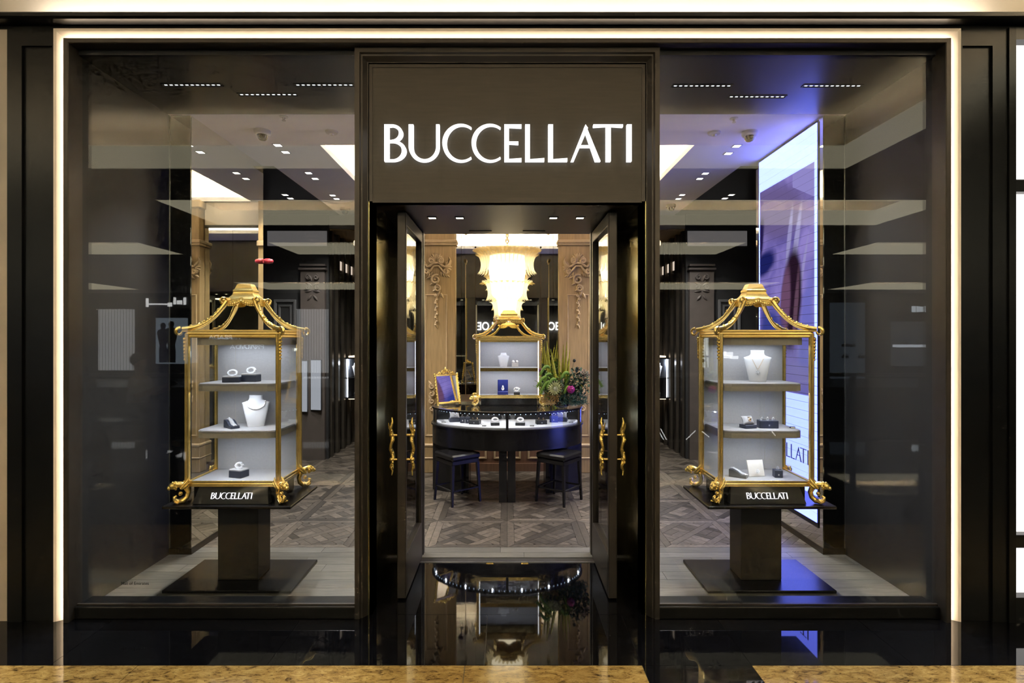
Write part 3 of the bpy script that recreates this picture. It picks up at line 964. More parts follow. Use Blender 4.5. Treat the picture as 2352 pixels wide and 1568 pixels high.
bx('lit_shop_window', emit_mat('shop_window_glow_b', (.5, .6, .75), .38), of, OX(2045), OX(2132), YO, YO + .03, OZ(840), OZ(738))
bx('lit_shelf', emit_mat('shelf_light', (.8, .88, 1), 5), of, OX(2048), OX(2132), YO + .03, YO + .3, OZ(797), OZ(791))
for k, px in enumerate((1935, 1950, 1935, 1972, 2070)):
    py = (792, 792, 818, 818, 788)[k]
    m = MB().cbox(OX(px - 5), OX(px + 5), YO + .05, YO + .25, OZ(py + 4), OZ(py - 2), .01)
    m.tube([(OX(px) + .07 * math.cos(R(t)), YO + .15, OZ(py - 2) + .09 * math.sin(R(t))) for t in range(0, 181, 30)], .012, 6)
    m.build('handbag', DARKM, of)
for k in range(5):
    px = 2068 + k * 14
    bx('round_lamp', DIMS, of, OX(px - 4), OX(px + 4), YO + .02, YO + .05, OZ(898), OZ(886))
# linear lamps hanging over the lower level of the void
SD = (3.056 + 12) / F
for (a, b, c, d) in ((1510, 985, 1530, 1020), (1517, 984, 1536, 1020), (1562, 1022, 1597, 988), (1612, 990, 1628, 1003), (1772, 990, 1780, 1000)):
    MB().tube([((a - VX) * SD, -12, EYE - (b - VY) * SD), ((c - VX) * SD, -12, EYE - (d - VY) * SD)], .014, 6).build('linear_lamp', SIGNW, of, 40)
# railing behind the viewer
rl = struct('trim_railing', 'glass balustrade rail at the mall void')
MB().tube([(-19, -5.0, 1.015), (19, -5.0, 1.015)], .028, 8).build('handrail', mat('rail_steel', (.25, .25, .26), .35, .8), rl, 40)
for k in range(-9, 10):
    bx('rail_post', BLACKTR, rl, k * 1.02 - .03, k * 1.02 + .03, -5.03, -4.97, 0, .99)

# ================================================================ ILLUMINATED NAME
sg = thing('shop_sign', 'large illuminated white lettering on the dark bronze portal above the entrance', 'sign', (0, -.022, PZ(370, -.02)))
hs = .2055
x_start = PX(882.5, -.02)
for ch, u in NAME_AT:
    letter_mb(ch, hs, .024).build('letter', LETTER, sg, loc=(x_start + u * hs, 0, 0))

# ================================================================ CEILING FIXTURES
def y_on_ceiling(py, z): return (z - EYE) * F / (VY - py) - CY
def downlight(x, y, z, label, group, warm=False, size=.055, power=38, sp=True, ang=120):
    t = thing('recessed_downlight', label, 'downlight', (x, y, z), 0, group)
    m = MB()
    h = size / 2
    for a in ((-h - .008, h + .008, -h - .008, -h), (-h - .008, h + .008, h, h + .008), (-h - .008, -h, -h, h), (h, h + .008, -h, h)):
        m.box(*a, -.004, 0)
    m.build('trim', CAMW if not warm else BLACKTR, t)
    bx('lens', LENSW if warm else LENS, t, -h, h, -h, h, -.002, 0)
    if sp:
        lamp('downlight_lamp', 'SPOT', (0, 0, -.012), power, WARM if warm else NEUT, .03, angle=ang, parent=t)
ORD = ['nearest', 'second', 'third', 'fourth', 'fifth', 'farthest']
for s_, side, pts in ((-1, 'left', ((638, 333), (656, 349), (709, 397), (724, 410), (764, 448), (773, 456))),
                      (1, 'right', ((1692, 335), (1673, 352), (1620, 398), (1607, 410), (1567, 447), (1558, 456)))):
    for i, (px, py) in enumerate(pts):
        yy = y_on_ceiling(py, CZ)
        downlight(PX(px, yy), yy, CZ, '%s square ceiling downlight from the window, %s side of the coffer' % (ORD[i], side), 'square ceiling downlights', power=SPOT_W)
    for i, (px, py) in enumerate(((655, 447), (667, 455)) if s_ < 0 else ((1680, 447), (1665, 455))):
        yy = y_on_ceiling(py, CZ)
        downlight(PX(px, yy), yy, CZ, '%s of two square downlights in the dark %s alcove ceiling' % (('left', 'right')[i], side), 'alcove downlights', power=9)
for i, px in enumerate((993, 1056, 1271, 1332)):
    yy = y_on_ceiling(500, 2.313)
    downlight(PX(px, yy), yy, 2.313, '%s of four square lights in the doorway soffit' % ('leftmost', 'second from left', 'third from left', 'rightmost')[i], 'doorway soffit lights', True, .045, VEST_W, ang=130)
# invisible to none: far downlights in the rear of the shop
for i, (x, y_) in enumerate(((-1.7, 4.7), (1.7, 4.7), (-2.0, 6.0), (2.0, 6.0))):
    downlight(x, y_, 3.149 if abs(x) < 1.75 and False else 2.954 if abs(x) > 1.8 else 3.15, 'square rear downlight %s, %s the centre wall' % ('left' if x < 0 else 'right', 'just behind' if y_ < 5 else 'far behind'), 'rear downlights', power=14)
# linear slot spotlights in the window soffits
for s_, side, rows in ((-1, 'left', ((375, 508, 195), (678, 812, 195), (549, 683, 217))), (1, 'right', ((1545, 1680, 197), (1845, 1978, 197), (1674, 1803, 222)))):
    for k, (a, b, py) in enumerate(rows):
        yy = y_on_ceiling(py, CZ)
        x0, x1 = PX(a, yy), PX(b, yy)
        where = ['left', 'right', 'rear middle'][k]
        t = thing('linear_spotlight', '%s slot of small spotlights in the soffit of the %s window' % (where, side), 'spotlight', ((x0 + x1) / 2, yy, CZ), 0, 'soffit slot spotlights')
        L = (x1 - x0)
        MB().box(-L / 2, L / 2, -.022, -.017, -.004, .0).box(-L / 2, L / 2, .017, .022, -.004, 0).box(-L / 2 - .005, -L / 2, -.022, .022, -.004, 0).box(L / 2, L / 2 + .005, -.022, .022, -.004, 0).build('slot_trim', BLACKTR, t)
        for c in range(11):
            cx = -L / 2 + L * (c + .5) / 11
            bx('lens_cell', LENSC, t, cx - .0085, cx + .0085, -.004, .004, -.002, 0)
        lamp('slot_lamp', 'SPOT', (0, 0, -.012), SLOT_W, COOL, .05, angle=64, blend=.5, parent=t)
# dome cameras, sprinklers, detectors
def dome(px, py, label, dark=False):
    yy = y_on_ceiling(py, CZ)
    t = thing('dome_camera', label, 'camera', (PX(px, yy), yy, CZ))
    MB().lathe([(.060, 0), (.060, -.022), (.052, -.034), (.046, -.036)][::-1], 24).build('housing', BLACKTR if dark else CAMW, t, 40)
    MB().lathe([(.002, -.078), (.022, -.074), (.036, -.060), (.042, -.036)], 20).build('dome', CAMB, t, 60)
    MB().ball((.0, -.03, -.055), .016, 10, 6).build('camera_eye', BLACKTR, t, 60)
dome(603, 300, 'white dome security camera on the ceiling above the left vitrine')
dome(1722, 303, 'white dome security camera on the ceiling beside the tall screen')
dome(1541, 470, 'dark dome camera at the right rear bulkhead', True)
dome(793, 478, 'small pale dome camera at the left rear ceiling')
for px, py, lb in ((652, 268, 'small round sprinkler rosette over the left window ceiling'), (1686, 272, 'small round sprinkler rosette over the right window ceiling'),
                   (762, 302, 'flat round smoke detector near the left coffer edge'), (1640, 304, 'flat round smoke detector near the right coffer edge')):
    yy = y_on_ceiling(py, CZ)
    big = 'smoke' in lb
    t = thing('smoke_detector' if big else 'sprinkler_head', lb, 'detector' if big else 'sprinkler', (PX(px, yy), yy, CZ))
    MB().lathe([(.02, -.018), (.045, -.014), (.05, 0)] if big else [(.008, -.02), (.012, -.008), (.03, -.004), (.03, 0)], 18).build('body' if big else 'rosette', CAMW, t, 40)
    MB().lathe([(.012, -.028), (.018, -.02)] if big else [(.014, -.030), (.014, -.026)], 12).build('sensor' if big else 'deflector', STEEL, t, 40)
# red alarm beacon on the alcove side of the mirrored column
yb_ = 1.80
al = thing('alarm_beacon', 'red cylindrical alarm beacon projecting beyond the mirrored column', 'alarm', (-2.262, 2.025, PZ(600, 2.03)))
m = MB().lathe([(.022, 0), (.026, .008), (.026, .045), (.022, .05)], 20)
m.xf(Matrix.Rotation(R(90), 4, 'Y')).build('beacon_body', RED, al, 40)
m = MB().lathe([(.022, .05), (.019, .068), (.010, .076), (.002, .078)], 20)
m.xf(Matrix.Rotation(R(90), 4, 'Y')).build('lens', RED, al, 60)
bx('bracket', RED, al, -.035, .004, -.018, .02, -.02, .02, .005)

# ================================================================ TALL SCREEN
def screen_mat():
    m = bpy.data.materials.new('screen_picture')
    m.use_nodes = True
    nt = m.node_tree
    nt.nodes.clear()
    N, L = nt.nodes.new, nt.links.new
    out = N('ShaderNodeOutputMaterial'); em = N('ShaderNodeEmission'); em.inputs[1].default_value = SCREEN
    L(em.outputs[0], out.inputs[0])
    geo = N('ShaderNodeNewGeometry'); sp = N('ShaderNodeSeparateXYZ')
    L(geo.outputs['Position'], sp.inputs[0])
    Y, Z = sp.outputs['Y'], sp.outputs['Z']
    def math_(op, a, b=None, c=None):
        n = N('ShaderNodeMath'); n.operation = op
        for i, v in enumerate((a, b, c)):
            if v is None: continue
            if isinstance(v, (int, float)): n.inputs[i].default_value = v
            else: L(v, n.inputs[i])
        return n.outputs[0]
    def mix(f, a, b):
        n = N('ShaderNodeMix'); n.data_type = 'RGBA'
        for i, v in ((0, f), (6, a), (7, b)):
            if isinstance(v, tuple): n.inputs[i].default_value = (*v, 1)
            elif isinstance(v, (int, float)): n.inputs[i].default_value = v
            else: L(v, n.inputs[i])
        return n.outputs[2]
    def band(v, a, b): return math_('MULTIPLY', math_('GREATER_THAN', v, a), math_('LESS_THAN', v, b))
    nz = N('ShaderNodeTexNoise'); nz.inputs['Scale'].default_value = 3.2; nz.inputs['Detail'].default_value = 5; nz.inputs['Distortion'].default_value = .6
    L(geo.outputs['Position'], nz.inputs['Vector'])
    nf = nz.outputs['Fac']
    def blob(y0, z0, ry, rz, tilt=0.0, soft=.35, wob=.5):
        dy, dz = math_('SUBTRACT', Y, y0), math_('SUBTRACT', Z, z0)
        c, s = math.cos(tilt), math.sin(tilt)
        u = math_('DIVIDE', math_('ADD', math_('MULTIPLY', dy, c), math_('MULTIPLY', dz, s)), ry)
        v = math_('DIVIDE', math_('SUBTRACT', math_('MULTIPLY', dz, c), math_('MULTIPLY', dy, s)), rz)
        d = math_('SQRT', math_('ADD', math_('MULTIPLY', u, u), math_('MULTIPLY', v, v)))
        d = math_('ADD', d, math_('MULTIPLY', math_('SUBTRACT', nf, .5), wob))
        mr = N('ShaderNodeMapRange'); mr.interpolation_type = 'SMOOTHSTEP'
        L(d, mr.inputs['Value']); mr.inputs['From Min'].default_value = 1 - soft; mr.inputs['From Max'].default_value = 1 + soft
        mr.inputs['To Min'].default_value = 1; mr.inputs['To Max'].default_value = 0
        return mr.outputs[0]
    rp = N('ShaderNodeValToRGB')
    rp.color_ramp.elements[0].position = .32; rp.color_ramp.elements[0].color = (.105, .085, .36, 1)
    rp.color_ramp.elements[1].position = .66; rp.color_ramp.elements[1].color = (.30, .235, .62, 1)
    L(nf, rp.inputs[0])
    c = rp.outputs[0]
    # broad warm-violet brow, left arm shadow, hair lens, light streaks
    c = mix(blob(1.55, 2.62, .55, .22, .2), c, (.15, .11, .28))
    c = mix(blob(1.75, 2.20, .22, .10, -.2), c, (.012, .015, .12))
    c = mix(blob(1.80, 2.42, .06, .20, .2), c, (.02, .012, .08))
    c = mix(blob(1.06, 1.55, .10, .5, .1), c, (.16, .155, .55))
    c = mix(blob(1.20, 2.28, .035, .30, .25), c, (.36, .33, .62))
    c = mix(blob(1.30, 2.36, .03, .22, .2), c, (.33, .30, .58))
    c = mix(blob(1.12, 2.02, .02, .34, .3), c, (.33, .29, .6))
    c = mix(blob(1.27, 1.86, .15, .40, .12, .18, .15), c, (.02, .008, .02))
    c = mix(blob(1.36, 1.86, .075, .27, .12, .3), c, (.15, .07, .14))
    c = mix(blob(1.20, 1.80, .03, .30, .14, .4), c, (.12, .06, .10))
    c = mix(blob(1.62, 1.50, .22, .30, 0), c, (.04, .05, .26))
    c = mix(blob(1.35, 1.25, .4, .12, 0), c, (.22, .19, .5))
    # pale triangle at the upper near corner
    tri = math_('GREATER_THAN', math_('SUBTRACT', Z, math_('MULTIPLY_ADD', Y, .50, 2.12)), 0)
    c = mix(math_('MULTIPLY', tri, math_('LESS_THAN', Y, 1.25)), c, (.30, .26, .62))
    pic = math_('MULTIPLY', band(Z, 1.12, 2.85), band(Y, .945, 1.805))
    c = mix(pic, (.80, 1.02, 5.6), c)
    L(c, em.inputs[0])
    return m
SCR = screen_mat()
ts = thing('led_screen', 'tall narrow glowing screen with violet portrait on the right column', 'screen', (2.26, 1.37, .17))
bx('screen_casing', BLACKTR, ts, 2.262, 2.2685, .905, 1.835, .17, 3.13, 0, True)
n_rows = 44
z0, z1 = .205, 3.125
rh = (z1 - z0) / n_rows
first = None
for k in range(n_rows):
    zc = z0 + k * rh
    if first is None:
        first = MB().box(-.004, 0, -.455, .455, .0015, rh - .0015).build('led_row', SCR, ts, loc=(.002, 0, zc - .17))
    else:
        copy_obj(first, ts, (.002, 0, zc - .17))
hs2 = .112
for ch, u in NAME_AT:
    m = letter_mb(ch, hs2, .0015)
    m.xf(Matrix.Rotation(R(-90), 4, 'Z'))
    m.build('screen_letter', NAVY, ts, loc=(-.0040, (1.02 + NAME_W * hs2 - u * hs2) - 1.37, .60 - .17))

# ================================================================ ENTRANCE DOORS
for s_, side in ((-1, 'left'), (1, 'right')):
    d = thing('glass_door', '%s glass door leaf standing open, bronze stiles' % side, 'door', (s_ * .626, .80, .008))
    d['kind'] = 'thing'
    xa, xb = sorted((s_ * .652, s_ * .600))
    y0, y1, zt = .165, .805, 2.300
    bx('stile', BRONZE, d, xa, xb, y0, y0 + .035, .01, zt, .004, True)
    bx('stile', BRONZE, d, xa, xb, y1 - .045, y1, .01, zt, .004, True)
    bx('top_rail', BRONZE, d, xa, xb, y0 + .035, y1 - .045, zt - .075, zt, .003, True)
    bx('bottom_rail', BRONZE, d, xa, xb, y0 + .035, y1 - .045, .01, .26, .003, True)
    bx('pane', DGLASS, d, s_ * .626 - .005, s_ * .626 + .005, y0 + .035, y1 - .045, .26, zt - .075, 0, True)
    # pale edge bead along the inner arris
    bx('glazing_bead', STEEL, d, s_ * .6265 - .016, s_ * .6265 + .016, y0 + .034, y0 + .038, .26, zt - .075, 0, True)
    for q, nm in ((s_ * .600 - s_ * .036, 0), (s_ * .652 + s_ * .036, 1)):
        m = MB()
        rnd = random.Random(3 + nm)
        kn = [(0, 0), (.004, .006), (-.006, .002), (.003, -.006), (.009, .004), (.002, .008), (-.007, .0), (-.002, -.007), (.007, -.002), (.004, .006), (-.006, .004), (-.001, -.005), (.005, 0), (0, .004)]
        n = len(kn) - 1
        pts = [(q + kn[i][0] * (1 if nm else -1), .185 + kn[i][1], .735 + .345 * i / n) for i in range(n + 1)]
        base_r = [.003, .006, .008, .007, .011, .012, .0095, .009, .011, .013, .010, .0075, .0065, .0035]
        fine, fr_ = [], []
        for i in range(n):
            for t in (0, .45, .8):
                a, b = Vector(pts[i]), Vector(pts[i + 1])
                fine.append(a.lerp(b, t)); fr_.append(base_r[i] + (base_r[i + 1] - base_r[i]) * t + (.0022 if t == .8 and i % 2 else 0))
        fine.append(Vector(pts[-1])); fr_.append(.002)
        m.tube(fine, fr_, 8)
        for i in (3, 5, 8, 10):
            m.ball((pts[i][0] + .006, pts[i][1] - .006, pts[i][2]), .0075, 7, 5, (1, 1, 1.3))
        for zz_ in (.83, .975):
            m.ball((q, .185, zz_), .0145, 9, 6, (1, 1, .9))
        m.tube([(q, .185, .99), (q + s_ * .012, .176, 1.02), (q + s_ * .016, .172, 1.05)], [.007, .0055, .002], 7)
        m.tube([(q, .185, .82), (q - s_ * .010, .178, .80), (q - s_ * .012, .176, .775)], [.007, .005, .002], 7)
        h = m.build('twig_handle', GOLDD, d, 50, True)
        h['label'] = 'gilt cast branch shaped pull handle'
        e = s_ * .600 if nm == 0 else s_ * .652
        for zz_ in (.83, .975):
            MB().tube([(q, .185, zz_), (e, .185, zz_)], .0075, 10).build('standoff', BRASS, h, 50, True)

# ================================================================ GILDED VITRINES
def vitrine(root, hw, hd, zb, zt, zc, shelves, plaque=True, glass=True, back_only_sides=False, k=1.0, capw=.088):
    G = GOLD
    # posts
    pm = MB()
    for dx, dy, r in ((0, 0, .0105), (.0085, -.006, .006), (-.0085, -.006, .006), (.0085, .006, .006), (-.0085, .006, .006)):
        pm.tube([(dx, dy, zb), (dx, dy, zt)], r * k, 8)
    p0 = None
    for sx in (-1, 1):
        for sy in (-1, 1):
            loc = (sx * hw, sy * hd, 0)
            if p0 is None: p0 = pm.build('post', G, root, 40, loc=loc)
            else: copy_obj(p0, root, loc)
    def rail(name, z, tall, a, b):
        (x0, y0), (x1, y1) = a, b
        m = MB()
        for dz, r in ((tall * .38, tall * .16), (0, tall * .22), (-tall * .36, tall * .18)):
            m.tube([(x0, y0, z + dz), (x1, y1, z + dz)], r, 8)
        ex, ey = (0, .006) if y0 == y1 else (.006, 0)
        m.box(min(x0, x1) - ex, max(x0, x1) + ex, min(y0, y1) - ey, max(y0, y1) + ey, z - tall / 2, z + tall / 2)
        return m.build(name, G, root, 40)
    for sy in (-1, 1):
        rail('bottom_rail', zb + .012, .034 * k, (-hw, sy * hd), (hw, sy * hd))
        rail('top_rail', zt, .046 * k, (-hw - .006, sy * hd), (hw + .006, sy * hd))
    for sx in (-1, 1):
        rail('bottom_rail', zb + .012, .034 * k, (sx * hw, -hd), (sx * hw, hd))
        rail('top_rail', zt, .046 * k, (sx * hw, -hd - .006), (sx * hw, hd + .006))
    # deck, back, shelves, canopy
    bx('deck', GREYF, root, -hw + .008, hw - .008, -hd + .008, hd - .004, zb + .004, zb + .022, .003)
    bx('back_panel', GREYF, root, -hw + .012, hw - .012, hd - .016, hd - .004, zb + .022, zt - .02)
    for q in (-1, 1):
        bx('back_seam', GREYE, root, q * hw * .52 - .0012, q * hw * .52 + .0012, hd - .0175, hd - .016, zb + .022, zt - .02)
        bx('panel_edge', BRASS, root, q * (hw - .012) - .003, q * (hw - .012) + .003, hd - .022, hd - .012, zb + .022, zt - .02)
    def shelf_poly(i):
        x, y0, y1, c = hw - .024 - i, -hd + .026 + i, hd - .016, .055 * k
        return [(-x, y1), (-x, y0 + c), (-x + c * .35, y0 + c * .35), (-x + c, y0), (x - c, y0), (x - c * .35, y0 + c * .35), (x, y0 + c), (x, y1)]
    for z in shelves:
        if glass:
            s = MB().prism(shelf_poly(0), z - .046, z - .014).build('shelf', GREYE, root)
            MB().prism(shelf_poly(.004), z - .014, z - .011).prism(shelf_poly(0), z - .011, z - .004).prism(shelf_poly(.004), z - .004, z).build('shelf_pad', GREYF, s)
        else:
            s = bx('shelf', BRASS, root, -hw + .014, hw - .014, -hd + .01, hd - .016, z - .022, z - .004)
            bx('shelf_pad', GREYF, s, -hw + .016, hw - .016, -hd + .006, hd - .016, z - .004, z)
    if glass:
        cn = MB().prism(shelf_poly(-.006), zt - .070, zt - .024).build('canopy', GREYE, root)
        bx('light_panel', emit_mat('vitrine_light', (.85, .91, 1), 2.2), cn, -hw + .06, hw - .06, -hd + .05, hd - .05, zt - .0704, zt - .06)
        lamp('vitrine_lamp', 'AREA', (0, -.01, zt - .076), VIT_W * .45, COOL, hw * 1.5, hd * 1.2, parent=root)
        for z in shelves:
            bx('shelf_light', emit_mat('vitrine_light', (.85, .91, 1), 2.0), root, -hw + .08, hw - .08, -hd + .048, -hd + .054, z - .0464, z - .045)
            lamp('shelf_lamp', 'AREA', (0, -hd + .06, z - .052), VIT_W * .85, COOL, hw * 1.4, .03, parent=root)
        t = .004
        bx('pane', VGLASS, root, -hw + .008, hw - .008, -hd - t / 2, -hd + t / 2, zb + .026, zt - .02)
        for q in (-1, 1):
            bx('pane', VGLASS, root, q * hw - t / 2, q * hw + t / 2, -hd + .01, hd - .01, zb + .026, zt - .02)
    else:
        bx('roof_board', BRASS, root, -hw, hw, -hd, hd, zt - .0155, zt - .002)
        bx('light_baffle', BRASS, root, -hw + .01, hw - .01, -hd + .012, -hd + .016, zt - .040, zt - .014)  # lips added to hide the strips behind them from below
        bx('light_baffle', BRASS, root, -hw + .014, hw - .014, -hd + .012, -hd + .016, shelves[0] - .038, shelves[0] - .020)
        for q in (-1, 1):
            bx('side_panel', GREYF, root, q * (hw - .006) - .004, q * (hw - .006) + .004, -hd + .01, hd - .01, zb + .02, zt - .02)
            bx('light_strip', emit_mat('vitrine_light_strip', (.84, .90, 1), 8), root, q * (hw - .017) - .003, q * (hw - .017) + .003, -hd + .006, -hd + .012, zb + .03, zt - .03)
        for z in (zt - .017, shelves[0] - .0235):  # hidden strips added to brighten the inside of the cabinet
            bx('light_strip', emit_mat('vitrine_light_strip', (.82, .88, 1), 60), root, -hw + .03, hw - .03, -hd + .030, -hd + .044, z, z + .0014)
    # crown arms: S curves from the corners up to the cap
    rise = zc - .148 * k - zt
    for sx in (-1, 1):
        for sy in (-1, 1):
            ox, oy = sx * (hw + .022), sy * (hd + .022)
            ix, iy = sx * capw * 1.04, sy * capw * .78
            pts = []
            for i in range(15):
                t = i / 14
                e = t ** 2.15 * .80 + .20 * t
                pts.append((ox + (ix - ox) * (t ** .80), oy + (iy - oy) * (t ** .80), zt + .030 * k + rise * e))
            m = MB()
            m.tube(pts, [.0135 * k + .003 * k * math.sin(i * .6) for i in range(15)], 8)
            m.tube([(p[0] * 1.0, p[1] * 1.0, p[2] - .014 * k) for p in pts], .006 * k, 6)
            # outer volute at the eave
            dx, dy = sx * .78, sy * .62
            vol = []
            for i in range(15):
                a = R(80 + 300 * i / 14)
                r = .026 * k * (1 - .55 * i / 14)
                vol.append((ox + dx * (.012 * k - r * math.cos(a)) - 0, oy + dy * (.012 * k - r * math.cos(a)), zt + .012 * k + r * math.sin(a)))
            m.tube(vol, [.011 * k - .005 * k * i / 14 for i in range(15)], 7)
            arm = m.build('crown_arm', G, root, 50)
            g = MB()
            for i in range(2, 14):
                p = pts[i]
                rr = .0068 * k * (1.0 + .4 * ((i * 7) % 3) / 2)
                g.ball((p[0] + .004 * math.sin(i * 5), p[1] - .004 * math.cos(i * 3), p[2] + .012 * k), rr, 7, 5)
                g.ball((p[0] + sx * .008 * k, p[1] + .006 * k * math.sin(i), p[2] + .006 * k), rr * .75, 6, 4)
                g.ball((p[0] - sx * .007 * k, p[1] - .006 * k, p[2] + .008 * k), rr * .7, 6, 4)
            g.build('garland', GOLDD, arm, 60)
            # scroll at the cap corner
            m = MB()
            cxx, cyy, czz = pts[-1]
            sp_ = []
            for i in range(15):
                a = R(-70 + 360 * i / 14)
                r = .020 * k * (1 - .5 * i / 14)
                sp_.append((cxx + sx * (.016 * k + r * math.cos(a)) * .85, cyy + sy * (.016 * k + r * math.cos(a)) * .6, czz + .006 + r * math.sin(a)))
            m.tube(sp_, [.010 * k - .004 * k * i / 14 for i in range(15)], 7)
            m.ball((cxx + sx * .014 * k, cyy + sy * .01 * k, czz + .006), .011 * k, 8, 6)
            m.tube([(cxx, cyy, czz + .01), (cxx * .72, cyy * .72, czz + .012)], .014 * k, 7)
            m.build('corner_scroll', G, root, 50)
            # acanthus drop on the post
            m = MB()
            for i in range(7):
                z = zt - .035 * k - i * .021 * k
                m.ball((sx * (hw + .014), sy * (hd + .010), z), .0085 * k * (1.15 - .09 * i), 7, 5, (1, 1, 1.5))
                m.ball((sx * (hw + .018), sy * (hd + .002), z + .008 * k), .006 * k * (1.1 - .08 * i), 6, 4, (1.3, 1, 1.2))
            m.build('acanthus_drop', GOLDD, root, 60)
    # cap: pagoda roof with ogee sides and scalloped apron
    s2 = math.sqrt(2)
    zz = zc - .115 * k
    prof = [(.98, .0), (1.06, .004), (1.06, .014), (.98, .020), (.80, .036), (.72, .050), (.69, .058), (.72, .062), (.72, .072), (.64, .078), (.58, .090), (.52, .104), (.46, .112), (.30, .115)]
    MB().lathe([(r * capw * s2, z * k) for r, z in prof], 4, (0, 0, zz), 1, .72, R(45)).build('cap_roof', G, root, 25)
    m = MB()
    def apron(u, v):
        a = (u - .5) * 2
        return (a * capw * 1.0, -capw * .72 - .003, zz + .006 - v * k * (.040 - .022 * math.exp(-(a / .32) ** 2)) + .016 * k * math.exp(-(a / .3) ** 2))
    m.grid(apron, 25, 3)
    m.grid(lambda u, v: (lambda p: (p[0], -p[1], p[2]))(apron(u, v)), 25, 3)
    m.grid(lambda u, v: (capw + .003, (u - .5) * 2 * capw * .72, zz + .006 - v * .034 * k), 9, 3)
    m.grid(lambda u, v: (-capw - .003, (u - .5) * 2 * capw * .72, zz + .006 - v * .034 * k), 9, 3)
    m.build('cap_apron', GOLDD, root, 40)
    m = MB()
    for i in range(13):
        a = (i / 12 - .5) * 2
        m.ball((a * capw * .92, -capw * .72 - .006, zz - .022 * k + .018 * k * math.exp(-(a / .32) ** 2)), .0065 * k, 6, 4, (1, 1, 1.6))
    m.build('cap_beading', GOLDD, root, 60)
    # lion feet
    for sx in (-1, 1):
        for sy in (-1, 1):
            dx, dy = sx * .80, sy * .60
            bx0, by0 = sx * (hw + .004), sy * (hd + .004)
            def at(r, z, lat=0): return (bx0 + dx * r * k - dy * lat * k, by0 + dy * r * k + dx * lat * k, z * zb / .11)
            m = MB()
            cs = [(.070, .118), (.048, .128), (.022, .122), (.0, .100), (-.012, .068), (-.004, .036), (.018, .016), (.044, .014), (.062, .030), (.064, .048), (.052, .054)]
            rs = [.014, .020, .020, .018, .015, .015, .016, .015, .013, .010, .007]
            m.tube([at(r, z) for r, z in cs], [r * k for r in rs], 9)
            m.ball(at(.032, .066), .013 * k, 9, 6)
            for i in range(4):
                m.tube([at(.02 + .004 * i, .028, -.016 + .011 * i), at(.05, .010, -.018 + .012 * i), at(.066, .022, -.018 + .012 * i)], [.006 * k, .0075 * k, .005 * k], 6)
            f = m.build('lion_foot', G, root, 60)
            m = MB()
            m.ball(at(.074, .120), .021 * k, 10, 7)
            m.ball(at(.092, .110), .013 * k, 8, 6)
            for i in range(14):
                a = i * 2 * math.pi / 14
                m.ball(at(.060 - .003 * (i % 2), .120 + .021 * math.sin(a), .021 * math.cos(a)), .008 * k, 6, 5)
            for q in (-1, 1):
                m.ball(at(.072, .140, .011 * q), .0065 * k, 6, 5)
            m.build('lion_head', GOLDD, f, 60)
            m = MB()
            for q in (-1, 1):
                m.tube([at(.03, .10, .018 * q), at(.012, .128, .026 * q), at(-.004, .150, .026 * q), at(-.012, .168, .020 * q)], [.010 * k, .010 * k, .007 * k, .002 * k], 7)
                m.tube([at(.02, .10, .022 * q), at(.0, .118, .030 * q), at(-.016, .136, .030 * q)], [.008 * k, .008 * k, .002 * k], 6)
            m.build('wing', GOLDD, f, 60)
    # black plinth and name plaque
    bx('plinth', CHARC, root, -hw + .03, hw - .03, -hd + .02, hd - .02, .0, zb - .004)
    if plaque:
        pz = zb - .006
        px_ = hw - .07
        m = MB()
        yb, yt = -hd - .032, -hd + .012
        m.add([(-px_ - .022, yb, .001), (px_ + .022, yb, .001), (px_, yt, pz), (-px_, yt, pz), (-px_ - .022, yt + .03, .001), (px_ + .022, yt + .03, .001), (px_, yt + .03, pz), (-px_, yt + .03, pz)],
              [(0, 1, 2, 3), (5, 4, 7, 6), (0, 3, 7, 4), (1, 5, 6, 2), (3, 2, 6, 7), (4, 5, 1, 0)])
        pq = m.build('name_plaque', CHARP, root)
        h_ = .0375
        ang = math.atan2(yt - yb, pz)
        for ch, u in NAME_AT:
            m = letter_mb(ch, h_, .004, 0)
            m.xf(Matrix.Rotation(-ang, 4, 'X'))
            zz_ = .030
            m.build('plaque_letter', LETTERS, pq, loc=((u - NAME_W / 2) * h_, yb + (yt - yb) * zz_ / pz - .0055, zz_))

def pedestal(cx, y0, y1, label):
    cy = (y0 + y1) / 2
    t = thing('pedestal_table', label, 'pedestal', (cx, cy, .0))
    hx, hy = .392, (y1 - y0) / 2
    bx('base_slab', CHARC, t, -hx, hx, -hy, hy, 0, .018, .003)
    bx('column', CHARP, t, -.128, .128, -.09, .09, .018, .512, .003)
    bx('top_slab', CHARC, t, -hx, hx, -hy, hy, .512, .530, .003)
    return t
VLX, VRX, VYC = -1.7045, 1.6075, .4975
pedestal(-1.708, .25, .72, 'charcoal pedestal table carrying the gilded vitrine in the left window')
pedestal(1.612, .25, .72, 'charcoal pedestal table carrying the gilded vitrine in the right window')
SZ = .531
vl = thing('gilded_vitrine', 'gilded pagoda topped glass vitrine in the left window', 'vitrine', (VLX, VYC, SZ), 0, 'gilded pagoda vitrines')
vitrine(vl, .2825, .1725, .105, 1.048, 1.375, (.735, .440))
vr = thing('gilded_vitrine', 'gilded pagoda topped glass vitrine in the right window before the violet screen', 'vitrine', (VRX, VYC, SZ), 0, 'gilded pagoda vitrines')
vitrine(vr, .2825, .1725, .105, 1.048, 1.375, (.735, .440))
